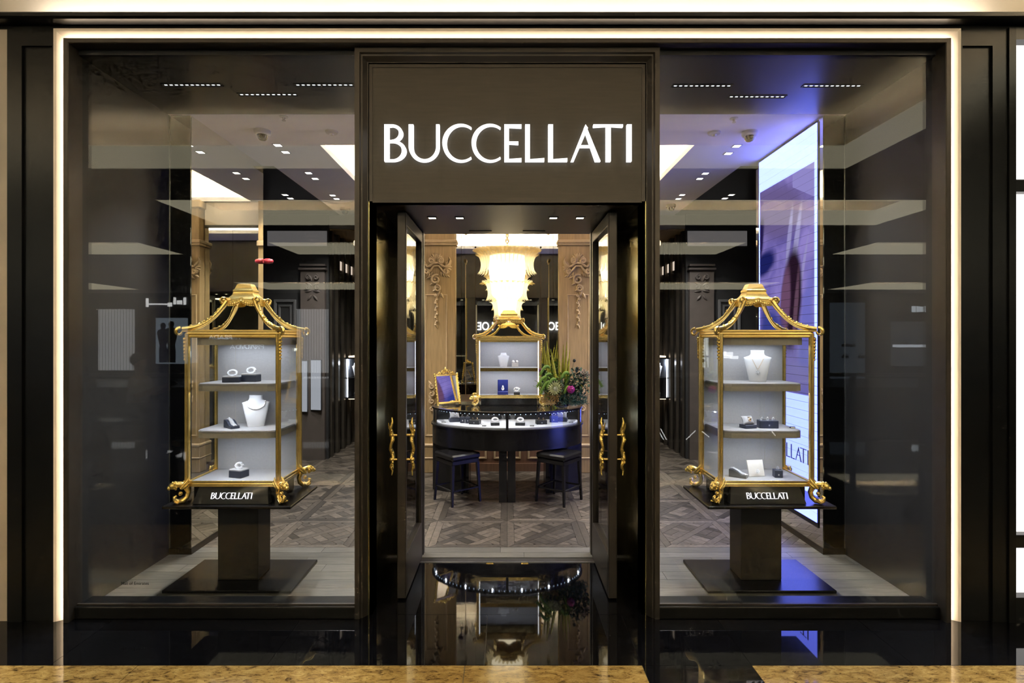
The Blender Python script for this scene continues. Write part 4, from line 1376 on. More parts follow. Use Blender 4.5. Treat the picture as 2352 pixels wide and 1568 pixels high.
# ================================================================ JEWELLERY
def ring_mb(m, c, r, t, axis='y', n=22, seg=7, sy=1.0, tilt=0):
    pts = []
    for i in range(n + 1):
        a = 2 * math.pi * i / n
        u, v = r * math.cos(a), r * sy * math.sin(a)
        p = {'y': (u, 0, v), 'z': (u, v, 0), 'x': (0, u, v)}[axis]
        q = Matrix.Rotation(tilt, 3, 'X') @ Vector(p)
        pts.append((c[0] + q.x, c[1] + q.y, c[2] + q.z))
    return m.tube(pts, t, seg, cap=False)

def bust(loc, h, rz, label, kind, m_=None):
    t = thing('necklace_bust', label, 'jewellery bust', loc, rz)
    rings = [(0, .245, .09, 0), (.015, .25, .095, 0), (.4, .33, .105, .02), (.70, .395, .112, .055), (.755, .408, .110, .066), (.772, .400, .108, .072), (.795, .32, .105, .084), (.825, .245, .108, .096), (.855, .212, .112, .105), (.90, .200, .116, .112), (.95, .198, .118, .118), (.988, .206, .125, .12), (1.0, .185, .11, .12)]
    m = MB()
    n = 28
    vs = [(h * rx * math.cos(2 * math.pi * k / n), h * (ry * math.sin(2 * math.pi * k / n) + yo), h * z) for z, rx, ry, yo in rings for k in range(n)]
    fs = [(i * n + k, i * n + (k + 1) % n, (i + 1) * n + (k + 1) % n, (i + 1) * n + k) for i in range(len(rings) - 1) for k in range(n)]
    fs += [tuple(range(n))[::-1], tuple(range((len(rings) - 1) * n, len(rings) * n))]
    m.add(vs, fs).build('bust_form', m_ or WHITEL, t, 60)
    def front(x, z):
        for a, b in zip(rings[:-1], rings[1:]):
            if a[0] <= z <= b[0]:
                k = (z - a[0]) / max(1e-6, b[0] - a[0])
                rx, ry, yo = [a[i] + (b[i] - a[i]) * k for i in (1, 2, 3)]
                q = max(0, 1 - (x / rx) ** 2)
                return yo - ry * math.sqrt(q)
        return 0
    if kind == 'pearls':
        g = MB()
        for i in range(25):
            a = math.pi * (i / 24)
            x, z = .27 * math.cos(a), .80 - .235 * math.sin(a) ** .9
            g.ball((x * h, (front(x * .95, z) - .018) * h, z * h), .026 * h, 7, 5)
        g.build('pearl_necklace', PEARL, t, 60, label='white pearl choker')
    elif kind == 'choker':
        g = MB()
        ring_mb(g, (0, .06 * h, .86 * h), .235 * h, .022 * h, 'z', sy=.6)
        g.build('pearl_necklace', PEARL, t, 60, label='white collar necklace')
    else:
        g = MB()
        for q in (-1, 1):
            g.tube([(q * (.20 * (1 - s)) * h, (front(q * .2 * (1 - s), .80 - .42 * s) - .008) * h, (.80 - .42 * s) * h) for s in [i / 8 for i in range(9)]], .005 * h, 5)
        g.build('chain', ROSEG, t, 50)
        g = MB()
        for dx, dz in ((0, .05), (-.035, 0), (.035, 0), (0, -.05), (0, 0)):
            ring_mb(g, (dx * h, (front(dx, .30 + dz) - .02) * h, (.305 + dz) * h), .026 * h, .008 * h, 'y', 12, 5)
        g.build('pendant', PAVE, t, 60, label='diamond lattice pendant')
    return t
def bracelet_stand(loc, w, d, h, rz, label, mat_=None, gem=PAVE, r=.026):
    t = thing('bracelet_stand', label, 'bracelet', loc, rz)
    bx('block', mat_ or NAVY, t, -w / 2, w / 2, -d / 2, d / 2, 0, h * .82, .002)
    bx('block_top', GREYF, t, -w / 2 + .001, w / 2 - .001, -d / 2 + .001, d / 2 - .001, h * .82, h, .002)
    m = MB()
    ring_mb(m, (0, 0, h + r * .72), r, r * .32, 'y', sy=.66, tilt=R(-18))
    ring_mb(m, (0, .004, h + r * .74), r * .96, r * .30, 'y', sy=.66, tilt=R(-10))
    m.build('bracelet', gem, t, 60, label='pave diamond bangle')
    return t
def ring_box(loc, w, d, h, rz, label, n=1, mat_=None, gem=PAVE):
    t = thing('ring_box', label, 'ring', loc, rz)
    bx('block', mat_ or NAVY, t, -w / 2, w / 2, -d / 2, d / 2, 0, h, .002)
    bx('crest', STEEL, t, -.004, .004, -d / 2 - .0006, -d / 2 + .001, h * .3, h * .5)
    for i in range(n):
        x = (i - (n - 1) / 2) * w / (n + .3)
        m = MB()
        ring_mb(m, (x, 0, h + .007), .008, .0016, 'y', 16, 6)
        m.ball((x, 0, h + .017), .0052, 7, 5)
        m.build('ring', gem, t, 60)
    return t
def ramp_stand(loc, w, d, h, rz, label, mat_=None, gem=PAVE):
    t = thing('bracelet_ramp', label, 'bracelet', loc, rz)
    prof = [(-d / 2, 0), (d / 2, 0), (d / 2, h), (d * .28, h), (d * .0, h * .78), (-d * .2, h * .42), (-d * .5, h * .34)]
    MB().prism(prof, -w / 2, w / 2, 'x').build('ramp', mat_ or NAVY, t)
    top = prof[3:]
    m = MB()
    for q in (0,):
        pts = [(q, p[0], p[1] + .004) for p in [(d * .42, h), *top]]
        m.tube(pts, w * .22, 8, flat=.35, up=(0, 0, 1))
    for i in range(9):
        k = i / 8
        j = min(len(top) - 2, int(k * (len(top) - 1)))
        f = k * (len(top) - 1) - j
        m.ball((0, top[j][0] + (top[j + 1][0] - top[j][0]) * f, top[j][1] + (top[j + 1][1] - top[j][1]) * f + .008), w * .14, 6, 5)
    m.build('bracelet', gem, t, 60, label='articulated diamond bracelet')
    return t
def cushion_stand(loc, w, d, h, rz, label, gem=ROSEG, mat_=None):
    t = thing('bracelet_cushion', label, 'bracelet', loc, rz)
    bx('block', mat_ or NAVY, t, -w / 2, w / 2, -d / 2, d / 2, 0, h, .002)
    pw, ph = w * .95, w * .72
    def cu(sgn):
        def fn(u, v):
            a, b = (u - .5) * 2, (v - .5) * 2
            e = max(0, (1 - a ** 4) * (1 - b ** 4)) ** .6
            pin = 1 - .10 * (1 - abs(a)) * 0
            x = a * pw / 2 * (1 - .12 * (1 - b * b)) if abs(a) > .99 else a * pw / 2 * (1 - .10 * (1 - b * b) * abs(a))
            z = b * ph / 2 * (1 - .12 * (1 - a * a) * abs(b))
            return (x, sgn * .017 * e, z)
        return fn
    m = MB().grid(cu(-1), 13, 13).grid(cu(1), 13, 13)
    m.xf(Matrix.Translation((0, .004, h + ph * .44)) @ Matrix.Rotation(R(-32), 4, 'X'))
    m.build('cushion', GREYF, t, 70)
    m = MB()
    for dx in (-.005, .005):
        ring_mb(m, (dx, .004, h + ph * .44), ph * .50, .0028, 'x', 20, 6, .55, R(-32) + R(90) * 0)
    ring_mb(m, (0, -.016, h + ph * .52), .007, .002, 'y', 12, 5)
    m.build('bracelet', gem, t, 60, label='slim openwork bracelet')
    return t
def price_tag(loc, label, rz=0, w=.032):
    t = thing('price_tag', label, 'price tag', loc, rz)
    MB().prism([(-.009, 0), (.009, 0), (-.002, .011)], -w / 2, w / 2, 'x').build('card_stand', CHARP, t)
    m = MB().box(-w / 2 + .003, w / 2 - .003, -.0008, 0, .001, .010)
    m.xf(Matrix.Translation((0, -.0092, .0)) @ Matrix.Rotation(R(-32), 4, 'X')).build('card', STEEL, t)
def in_v(cx, px, py, dy):
    yy = VYC + dy
    return PX(px, yy)
ZU, ZL, ZD = SZ + .735 + .0008, SZ + .440 + .0008, SZ + .127 + .0008
bracelet_stand((in_v(0, 534, 0, -.02), VYC - .02, ZU), .105, .07, .040, R(8), 'diamond bangle on low dark block, left on the upper shelf of the left vitrine')
bracelet_stand((in_v(0, 577, 0, .03), VYC + .03, ZU), .100, .07, .054, R(-4), 'diamond bangle on taller dark block, right on the upper shelf of the left vitrine')
bust((in_v(0, 588, 0, .03), VYC + .03, ZL), .205, R(24), 'pale leather bust with pearl choker in the left vitrine', 'pearls')
ramp_stand((in_v(0, 532, 0, -.03), VYC - .03, ZL), .055, .115, .05, R(48), 'bracelet draped on dark ramp beside the pearl bust')
bracelet_stand((in_v(0, 549, 0, -.04), VYC - .04, ZD), .095, .075, .052, R(-18), 'diamond bangle on dark cube at the bottom of the left vitrine')
bust((in_v(0, 1740, 0, .02), VYC + .02, ZU), .205, R(-22), 'pale leather bust with diamond pendant in the right vitrine', 'pendant')
cushion_stand((in_v(0, 1718, 0, -.03), VYC - .03, ZL), .085, .065, .022, R(14), 'gold bracelet on small grey cushion in the right vitrine')
ring_box((in_v(0, 1763, 0, -.03), VYC - .03, ZL), .118, .055, .050, R(-3), 'three rings on wide navy block in the right vitrine', 3)
price_tag((in_v(0, 1820, 0, -.04), VYC - .04, ZL), 'small dark price tag on the lower shelf of the right vitrine')
ramp_stand((in_v(0, 1696, 0, -.05), VYC - .05, ZD), .050, .105, .048, R(52), 'bracelet draped on dark ramp at the bottom of the right vitrine')
cd = thing('pendant_card', 'pendant on leaning pale square card at the bottom of the right vitrine', 'pendant', (in_v(0, 1738, 0, -.04), VYC - .04, ZD), R(8))
m = MB().cbox(-.055, .055, -.006, .004, 0, .105, .002)
m.xf(Matrix.Rotation(R(-16), 4, 'X')).build('card', CREAML, cd)
m = MB().box(-.012, .012, .0, .035, 0, .003); m.build('prop', GREYE, cd)
m = MB()
for dx, dz in ((0, .0), (-.007, .008), (.007, .008), (0, .016)):
    ring_mb(m, (dx, -.002 - .008, .028 + dz), .006, .0016, 'y', 12, 5)
m.build('pendant', PAVE, cd, 60)
ring_box((in_v(0, 1786, 0, -.05), VYC - .05, ZD), .050, .05, .048, R(-10), 'single ring on navy cube at the bottom right of the right vitrine')

# ================================================================ COUNTER
CYC, CA, CB, CYB = 2.62, .776, .565, 2.92
def dpoly(i=0.0, n=44, back=0.0):
    return [((CA - i) * math.cos(math.pi + math.pi * k / n), CYC + (CB - i) * math.sin(math.pi + math.pi * k / n)) for k in range(n + 1)] + [(CA - i, CYB - back), (-CA + i, CYB - back)]
ct = thing('display_counter', 'dark bow fronted jewellery counter with glass display top', 'counter', (0, 2.5, 0))
MB().prism(dpoly(), .49, .675).build('apron', CHARC, ct, 30, True)
MB().prism(dpoly(-.012), .675, .690).build('deck_edge', CHARC, ct, 30, True)
MB().prism(dpoly(.045), .690, .702).build('deck_pad', mat('pale_blue_linen', (.60, .62, .66), .9, var=.03), ct, 30, True)
def strip(i0, i1, z0, z1, a0, a1, n=40):
    m = MB()
    prof = [(i0, z0), (i1, z0), (i1, z1), (i0, z1)]
    vs = []
    for k in range(n + 1):
        a = math.pi + math.pi * (a0 + (a1 - a0) * k / n)
        vs += [((CA - i) * math.cos(a), CYC + (CB - i) * math.sin(a), z) for i, z in prof]
    fs = [(k * 4 + j, k * 4 + (j + 1) % 4, (k + 1) * 4 + (j + 1) % 4, (k + 1) * 4 + j) for k in range(n) for j in range(4)]
    fs += [(0, 1, 2, 3), (n * 4 + 3, n * 4 + 2, n * 4 + 1, n * 4)]
    return m.add(vs, fs)
strip(.004, .010, .692, .836, .01, .492).build('curved_pane', VGLASS, ct, 30, True)
strip(.004, .010, .692, .836, .508, .99).build('curved_pane', VGLASS, ct, 30, True)
strip(-.004, .040, .836, .856, .0, 1).build('top_rim', CHARC, ct, 30, True)
MB().prism(dpoly(.040), .846, .852).build('top_pane', VGLASS, ct, None, True)
bx('centre_post', BLACKTR, ct, -.012, .012, CYC - CB + .002, CYC - CB + .03, .69, .836, 0, True)
for s_ in (-1, 1):
    bx('end_post', BLACKTR, ct, s_ * (CA - .02) - .014, s_ * (CA - .02) + .014, CYC - .02, CYC + .03, .69, .836, 0, True)
bx('rear_cabinet', CHARC, ct, -CA + .01, CA - .01, CYC + .03, CYB, .49, .857, .003, True)
for s_ in (-1, 1):
    a, b = sorted((s_ * .786, s_ * .385))
    m = MB()
    pl = [(s_ * .765, CYC - .08), (s_ * .62, CYC - .17), (s_ * .385, CYC - .23), (s_ * .385, CYC + .1), (s_ * .775, CYC + .25)]
    m.prism(pl if s_ > 0 else pl[::-1], 0, .492).build('side_leg', CHARC, ct, None, True)
bx('centre_leg', CHARC, ct, -.078, -.004, CYC - CB + .03, CYC - CB + .14, 0, .492, .002, True)
bx('centre_leg', CHARC, ct, .004, .078, CYC - CB + .03, CYC - CB + .14, 0, .492, .002, True)
m = MB()
for k in range(46):
    a = math.pi + math.pi * (.02 + .96 * k / 45)
    m.ball(((CA - .022) * math.cos(a), CYC + (CB - .022) * math.sin(a), .833), .0045, 6, 4)
m.build('led_dots', LEDB, ct, None, True, kind='stuff')
for a in (.08, .2, .32, .44, .56, .68, .80, .92):
    lamp('counter_lamp', 'POINT', ((CA - .03) * math.cos(math.pi + math.pi * a), CYC + (CB - .03) * math.sin(math.pi + math.pi * a) - 2.5, .826), COUNT_W, COOL, .005, parent=ct)
DZ = .7028
def CI(px, y_): return PX(px, y_)
cushion_stand((CI(1044, 2.50), 2.50, DZ), .11, .08, .035, R(14), 'pale cushion with bracelet at the left end of the counter', SILVER)
ring_box((CI(1062, 2.42), 2.42, DZ), .045, .045, .060, R(10), 'left of two navy ring cubes in the counter, left half', 1, None, SILVER)
ring_box((CI(1074, 2.41), 2.41, DZ), .045, .045, .060, R(6), 'right of two navy ring cubes in the counter, left half', 1, None, SILVER)
ring_box((CI(1091, 2.34), 2.34, DZ), .105, .07, .04, R(-14), 'low grey tray with small rings in the counter, left half', 2, CHARP, ROSEG)
bracelet_stand((CI(1137, 2.26), 2.26, DZ), .085, .065, .034, R(5), 'pale bangle on dark block left of the counter centre post', CHARP, PEARL, .028)
bracelet_stand((CI(1195, 2.26), 2.26, DZ), .092, .065, .034, R(-5), 'pale bangle on dark block right of the counter centre post', CHARP, PEARL, .028)
ring_box((CI(1243, 2.34), 2.34, DZ), .105, .07, .04, R(10), 'low grey tray with small rings in the counter, right half', 2, CHARP, ROSEG)
ring_box((CI(1272, 2.46), 2.46, DZ), .085, .05, .062, R(-6), 'blue box with two rings in the counter, right half', 2, BLUEBOX, SILVER)
cushion_stand((CI(1291, 2.52), 2.52, DZ), .11, .08, .035, R(-14), 'pale cushion with bracelet at the right end of the counter', SILVER)
for px, y_, lb in ((1019, 2.42, 'dark price tag at the far left of the counter'), (1112, 2.20, 'dark price tag left of the counter centre post'), (1222, 2.20, 'dark price tag right of the counter centre post'), (1312, 2.42, 'dark price tag at the far right of the counter')):
    price_tag((CI(px, y_), y_, DZ), lb, 0, .040)

# gilded cabinet on the counter
TZ = .8572
gv = thing('gilded_cabinet', 'gilded open fronted display cabinet standing on the counter', 'cabinet', (PX(1169, 2.71), 2.71, TZ + .004))
vitrine(gv, .323, .115, .072, .69, .985, (.385,), False, False, k=.95, capw=.125)
YV = 2.71
bust((PX(1156.5, YV), YV + .01, TZ + .3905), .150, 0, 'white bust with collar necklace on the upper shelf of the gilded cabinet', 'choker')
eb = thing('earring_stand', 'pair of pearl earrings on small pale stand in the gilded cabinet', 'earrings', (PX(1183, YV), YV - .01, TZ + .3905))
bx('block', CREAML, eb, -.034, .034, -.02, .02, 0, .045, .003)
for q in (-1, 1):
    MB().ball((q * .020, -.012, .058), .015, 10, 7).tube([(q * .020, -.006, .045), (q * .020, -.008, .055)], .003, 6).build('earring', PEARL, eb, 60)
wb = thing('watch_box', 'open blue velvet box with silver watch in the gilded cabinet', 'watch box', (PX(1155, YV), YV - .005, TZ + .0995))
bx('box_base', BLUEBOX, wb, -.055, .055, -.045, .03, 0, .035, .003)
bx('box_lid', BLUEBOX, wb, -.055, .055, .018, .034, .035, .155, .003)
m = MB().tube([(0, -.012, .036), (0, -.014, .06), (0, -.008, .088), (0, .004, .10)], [.006, .010, .009, .004], 8)
m.build('watch_strap', SILVER, wb, 50)
MB().lathe([(.016, -.003), (.018, 0), (.016, .004), (.002, .005)], 18).xf(Matrix.Translation((0, -.024, .066)) @ Matrix.Rotation(R(80), 4, 'X')).build('watch_dial', PAVE, wb, 40)
bracelet_stand((PX(1187, YV), YV - .02, TZ + .0995), .064, .05, .034, 0, 'white bangle standing on dark block in the gilded cabinet', CHARP, SILVER, .028)

# table mirror
tm = thing('table_mirror', 'gilded easel mirror with carved crest on the left of the counter', 'mirror', (PX(1031, 2.62), 2.62, TZ + .0), R(37))
mw, mh = .138, .31
T = Matrix.Translation((0, 0, .014)) @ Matrix.Rotation(R(-12), 4, 'X')
m = MB().sweepU([(0, 0), (0, -.010), (.006, -.016), (.014, -.012), (.020, -.006), (.020, .006), (0, .006)], mw, mh, 0, True)
m.xf(T).build('frame', GOLD, tm, 35)
MB().box(-mw + .016, mw - .016, -.002, .003, .016, mh - .016).xf(T).build('mirror_glass', mat('mirror_bright', (.85, .86, .90), 0, 1), tm)
m = MB()
for q in (-1, 1):
    scroll(m, (q * .035, mh + .018), .020, 1.2, -q, .006, -.004)
    scroll(m, (q * .085, mh + .008), .016, 1.2, q, .006, -.004)
    m.tube([(q * .01, -.004, mh + .03), (q * .05, -.004, mh + .012), (q * .11, -.004, mh + .004)], [.006, .006, .004], 6)
    leaf(m, (0, mh + .01), 90 - q * 32, .05, .010, -.004)
    m.ball((q * mw, -.006, mh), .011, 8, 6)
    m.ball((q * mw, -.006, .008), .010, 8, 6)
leaf(m, (0, mh + .015), 90, .06, .012, -.006)
m.xf(T).build('crest', GOLDD, tm, 60)
for q in (-1, 1):
    g = MB()
    for k in range(9):
        g.ball((q * mw, -.010, .03 + k * (mh - .05) / 8), .0075, 6, 5, (1, 1, 1.6))
    g.xf(T).build('beading', GOLDD, tm, 60)
MB().tube([(0, .06, .20), (0, .115, .004)], .008, 7).build('easel_leg', GOLD, tm, 40)
for q in (-1, 1):
    MB().lathe([(.014, 0), (.016, .006), (.010, .014), (.012, .022)], 10, (q * (mw - .005), -.004, 0)).build('foot', GOLD, tm, 50)

# ================================================================ STOOLS
def stool(cx, cy, rz, label):
    t = thing('counter_stool', label, 'stool', (cx, cy, 0), rz, 'stools tucked under the counter')
    h = .15
    MB().cbox(-h - .012, h + .012, -h - .012, h + .012, .415, .470, .014).build('seat_pad', CHARC, t)
    MB().cbox(-h, h, -h, h, .375, .414, .004).build('seat_frame', CHARC, t)
    for sx in (-1, 1):
        for sy in (-1, 1):
            MB().tube([(sx * (h - .012), sy * (h - .012), .376), (sx * (h + .006), sy * (h + .006), 0)], [.019, .013], 4, up=(1, 1, 0)).build('leg', CHARC, t)
    for (a, b, c, d) in ((-1, -1, 1, -1), (1, -1, 1, 1), (1, 1, -1, 1), (-1, 1, -1, -1)):
        MB().tube([(a * (h - .002), b * (h - .002), .14), (c * (h - .002), d * (h - .002), .14)], .010, 6).build('stretcher', CHARC, t)
stool(PX(1050, 2.14), 2.155, R(38), 'black counter stool left of the counter centre legs')
stool(PX(1284, 2.14), 2.155, R(-38), 'black counter stool right of the counter centre legs')

# ================================================================ CHANDELIER
def chan_mat(name, col, e):
    m = bpy.data.materials.new(name)
    m.use_nodes = True
    nt = m.node_tree
    nt.nodes.clear()
    N, L = nt.nodes.new, nt.links.new
    out = N('ShaderNodeOutputMaterial')
    tr = N('ShaderNodeBsdfTranslucent'); tr.inputs[0].default_value = (*col, 1)
    df = N('ShaderNodeBsdfDiffuse'); df.inputs[0].default_value = (*col, 1)
    tp = N('ShaderNodeBsdfTransparent'); tp.inputs[0].default_value = (1, .93, .75, 1)
    gl = N('ShaderNodeBsdfGlossy'); gl.inputs['Roughness'].default_value = .12
    a = N('ShaderNodeMixShader'); a.inputs[0].default_value = .35
    b = N('ShaderNodeMixShader'); b.inputs[0].default_value = .30
    c = N('ShaderNodeMixShader'); c.inputs[0].default_value = .10
    L(tr.outputs[0], a.inputs[1]); L(df.outputs[0], a.inputs[2])
    L(a.outputs[0], b.inputs[1]); L(tp.outputs[0], b.inputs[2])
    L(b.outputs[0], c.inputs[1]); L(gl.outputs[0], c.inputs[2])
    L(c.outputs[0], out.inputs[0])
    return m
AMBER = chan_mat('amber_murano_glass', (.95, .74, .32), 0)
PALEG = chan_mat('pale_murano_glass', (.97, .88, .62), 0)
BULB = emit_mat('frosted_bulb_core', (1, .86, .58), BULB_S)
chd = thing('chandelier', 'tiered amber glass leaf chandelier glowing above the counter', 'chandelier', (0.0, 3.0, 1.7245))
chd.scale = (1.0264, 1.0264, 1.0264)
CZ0 = 1.72
def leaf_strip(curve, wid, n=10):
    # curve: (r, z) points; returns mesh in the local x-z plane, curved across
    def samp(t):
        k = t * (len(curve) - 1)
        i = min(int(k), len(curve) - 2)
        f = k - i
        p = [curve[max(i - 1, 0)], curve[i], curve[i + 1], curve[min(i + 2, len(curve) - 1)]]
        o = []
        for c in (0, 1):
            a, b, d, e = p[0][c], p[1][c], p[2][c], p[3][c]
            o.append(.5 * ((2 * b) + (-a + d) * f + (2 * a - 5 * b + 4 * d - e) * f * f + (-a + 3 * b - 3 * d + e) * f ** 3))
        return o
    m = MB()
    def fn(u, v):
        r, z = samp(u)
        q = (v - .5) * 2
        ww = wid * (.80 + .2 * math.sin(math.pi * min(1, .15 + u))) * (1 - .62 * max(0, u - .5) / .5) * (1 - .5 * max(0, .2 - u) / .2)
        return (r + .010 * (1 - q * q) - .004, q * ww, z - CZ0 + (.010 * abs(q) if u > .95 else 0))
    m.grid(fn, n, 5)
    return m
TIERS = [('upper_leaf', AMBER, [(.372, 2.50), (.335, 2.490), (.300, 2.455), (.290, 2.42)], 42, .034),
         ('leaf', PALEG, [(.345, 2.455), (.302, 2.43), (.280, 2.36), (.290, 2.285), (.318, 2.245)], 40, .0255),
         ('leaf', PALEG, [(.275, 2.170), (.232, 2.145), (.205, 2.06), (.212, 1.99), (.232, 1.955)], 30, .0235),
         ('leaf', AMBER, [(.300, 2.140), (.262, 2.150), (.230, 2.135)], 26, .020),
         ('leaf', PALEG, [(.190, 1.945), (.158, 1.925), (.138, 1.86), (.138, 1.80), (.150, 1.765)], 26, .0185)]
for nm, mt, cv, n, wd in TIERS:
    base = None
    for k in range(n):
        a = 2 * math.pi * (k + .5 * (n % 4 == 2)) / n
        if base is None:
            base = leaf_strip(cv, wd).build(nm, mt, chd, 60, rot=(0, 0, a))
        else:
            o = copy_obj(base, chd)
            o.rotation_euler = (0, 0, a + .015 * math.sin(k * 7))
MB().lathe([(.03, 2.44 - CZ0), (.19, 2.44 - CZ0), (.20, 2.3 - CZ0), (.165, 2.02 - CZ0), (.105, 1.96 - CZ0), (.095, 1.80 - CZ0), (.02, 1.79 - CZ0)][::-1], 28).build('light_core', BULB, chd, 40)
MB().lathe([(.15, 2.442 - CZ0), (.16, 2.455 - CZ0), (.14, 2.462 - CZ0), (.02, 2.462 - CZ0)], 32).build('gallery', GOLD, chd, 40)
m = MB()
for k in range(22):
    ring_mb(m, (0, 0, 2.475 - CZ0 + k * .044), .017, .0045, 'y' if k % 2 else 'x', 12, 6, 1.45)
m.build('chain', GOLD, chd, 60)
MB().lathe([(.06, 3.445 - CZ0), (.05, 3.42 - CZ0), (.012, 3.41 - CZ0)][::-1], 18).build('ceiling_rose', GOLD, chd, 40)

# ================================================================ FLOWERS
FY = 2.42
fx = PX(1290, FY)
fa_ = thing('flower_arrangement', 'loose bouquet of green amaranth, protea and magenta bloom on the counter', 'flowers', (fx, FY, TZ + .001))
def fm(name, c, r=.6, v=.25): return mat(name, c, r, var=v, vscale=30)
YGRN = fm('foxtail_yellow_green', (.36, .33, .03)); GRN = fm('amaranth_green', (.14, .26, .025)); DGRN = fm('eucalyptus_green', (.035, .075, .035)); TEAL = fm('teal_fern', (.05, .14, .10))
CRM = fm('protea_cream', (.62, .64, .36), .6, .1); CRMW = fm('protea_white', (.66, .68, .6), .7, .1); MAG = fm('magenta_petal', (.30, .01, .15), .35); DRK = fm('dark_scabiosa', (.02, .025, .02)); BUR = fm('burgundy_bloom', (.12, .01, .05)); RUST = fm('dry_gold_grass', (.30, .17, .04))
def fp(px, py, dy=0):
    yy = FY + dy
    return Vector((PX(px, yy) - fx, dy, PZ(py, yy) - TZ))
MB().lathe([(.05, 0), (.075, .02), (.07, .06), (.06, .075)], 18).build('bowl', CHARC, fa_, 50)
def spike(px, py, bx_, by_, r, dy=0, mt=YGRN):
    a, b = fp(bx_, by_, dy), fp(px, py, dy)
    m = MB()
    n = 16
    m.tube([a.lerp(b, i / n) for i in range(n + 1)], [r * (1 - (i / n) ** 1.6) + .0015 for i in range(n + 1)], 8)
    rd = random.Random(int(px))
    for i in range(70):
        t = rd.random() ** .9
        an = rd.random() * 6.28
        rr = r * (1 - t ** 1.6) + .001
        p = a.lerp(b, t)
        m.tube([(p.x + rr * .7 * math.cos(an), p.y + rr * .7 * math.sin(an), p.z), (p.x + rr * 1.35 * math.cos(an), p.y + rr * 1.35 * math.sin(an), p.z + .018)], [.003, .0008], 4)
    m.build('flower_spike', mt, fa_, 60)
    MB().tube([fp((bx_ + 1290) / 2, 935, dy), a], .003, 5).build('stem', GRN, fa_)
for a in ((1256, 786, 1262, 860, .019, .05), (1265, 805, 1276, 868, .017, .02), (1250, 800, 1255, 850, .014, .08), (1294, 794, 1292, 868, .014, .05), (1302, 787, 1298, 870, .013, .03), (1309, 804, 1303, 872, .013, .06), (1284, 815, 1286, 872, .012, .02)):
    spike(*a)
def arch(px0, py0, px1, py1, lift, r, dy, mt=GRN):
    a, b = fp(px0, py0, dy), fp(px1, py1, dy - .03)
    m = MB()
    n = 16
    pts = []
    for i in range(n + 1):
        t = i / n
        p = a.lerp(b, t)
        p.z += lift * 4 * t * (1 - t) * (1 - .3 * t)
        pts.append(p)
    m.tube(pts, [r * (.75 + .5 * math.sin(math.pi * (i / n) ** .8)) * (1 if i < n else .2) for i in range(n + 1)], 8)
    rd = random.Random(int(px0 + py1))
    for i in range(80):
        p = pts[rd.randrange(n)]
        an, bn = rd.random() * 6.28, rd.random() * 3
        m.ball((p.x + r * math.cos(an), p.y + r * math.sin(an) * math.sin(bn), p.z + r * math.sin(an) * math.cos(bn)), r * .32, 5, 4)
    m.build('amaranth_tassel', mt, fa_, 60)
for a in ((1262, 845, 1240, 862, .05, .013, 0), (1266, 862, 1250, 880, .05, .012, -.02), (1262, 870, 1233, 890, .06, .013, -.03), (1268, 880, 1240, 905, .06, .012, -.05), (1276, 872, 1256, 895, .05, .011, -.06), (1306, 860, 1288, 872, .045, .014, -.02), (1312, 862, 1296, 900, .05, .013, 0), (1310, 890, 1296, 905, .035, .013, -.06)):
    arch(*a)
# protea
pc = fp(1276, 893, -.12)
for ringn, (n, tilt, L) in enumerate(((18, 62, .085), (14, 42, .075), (10, 22, .06))):
    for k in range(n):
        a = 2 * math.pi * k / n + ringn * .2
        m = MB()
        def fn(u, v, L=L):
            q = (v - .5) * 2
            ww = .011 * math.sin(math.pi * (.12 + .86 * u) ** .8)
            return (q * ww, -.006 * (1 - q * q), u * L)
        m.grid(fn, 8, 3)
        m.xf(Matrix.Translation(pc) @ Matrix.Rotation(R(68), 4, 'X') @ Matrix.Rotation(R(-18), 4, 'Y') @ Matrix.Rotation(a, 4, 'Z') @ Matrix.Rotation(R(tilt), 4, 'X'))
        m.build('protea_petal', CRM, fa_, 60)
MB().ball((pc.x, pc.y - .02, pc.z), .026, 12, 8, (1, .8, 1.1)).build('protea_heart', CRMW, fa_, 60)
# magenta bloom
mc_ = fp(1311, 894, -.11)
rd = random.Random(5)
for k in range(34):
    th, ph = math.acos(1 - 2 * (k + .5) / 34), 2.4 * k
    d = Vector((math.sin(th) * math.cos(ph), math.sin(th) * math.sin(ph), math.cos(th)))
    m = MB()
    m.ball((0, 0, 0), .017, 8, 6, (1, .35, 1.2))
    q = d.to_track_quat('Y', 'Z').to_matrix().to_4x4()
    m.xf(Matrix.Translation(mc_ + d * .030) @ q @ Matrix.Rotation(R(25), 4, 'X'))
    m.build('magenta_petal', MAG, fa_, 60)
for px, py, r, mt in ((1319, 828, .014, DRK), (1326, 846, .014, DRK), (1320, 868, .013, DRK), (1241, 850, .018, BUR), (1334, 887, .018, YGRN), (1247, 902, .016, CRMW), (1330, 862, .011, DRK)):
    p = fp(px, py, 0)
    m = MB().ball(p, r, 10, 7)
    for k in range(20):
        a, b = rd.random() * 6.28, rd.random() * 3.14
        m.ball((p.x + r * math.sin(b) * math.cos(a), p.y + r * math.sin(b) * math.sin(a), p.z + r * math.cos(b)), r * .3, 5, 4)
    f = m.build('globe_flower', mt, fa_, 60)
    MB().tube([p, (p.x * .5, p.y, max(.03, p.z * .45)), (0, 0, .03)], .0018, 5).build('stem', DGRN, f)
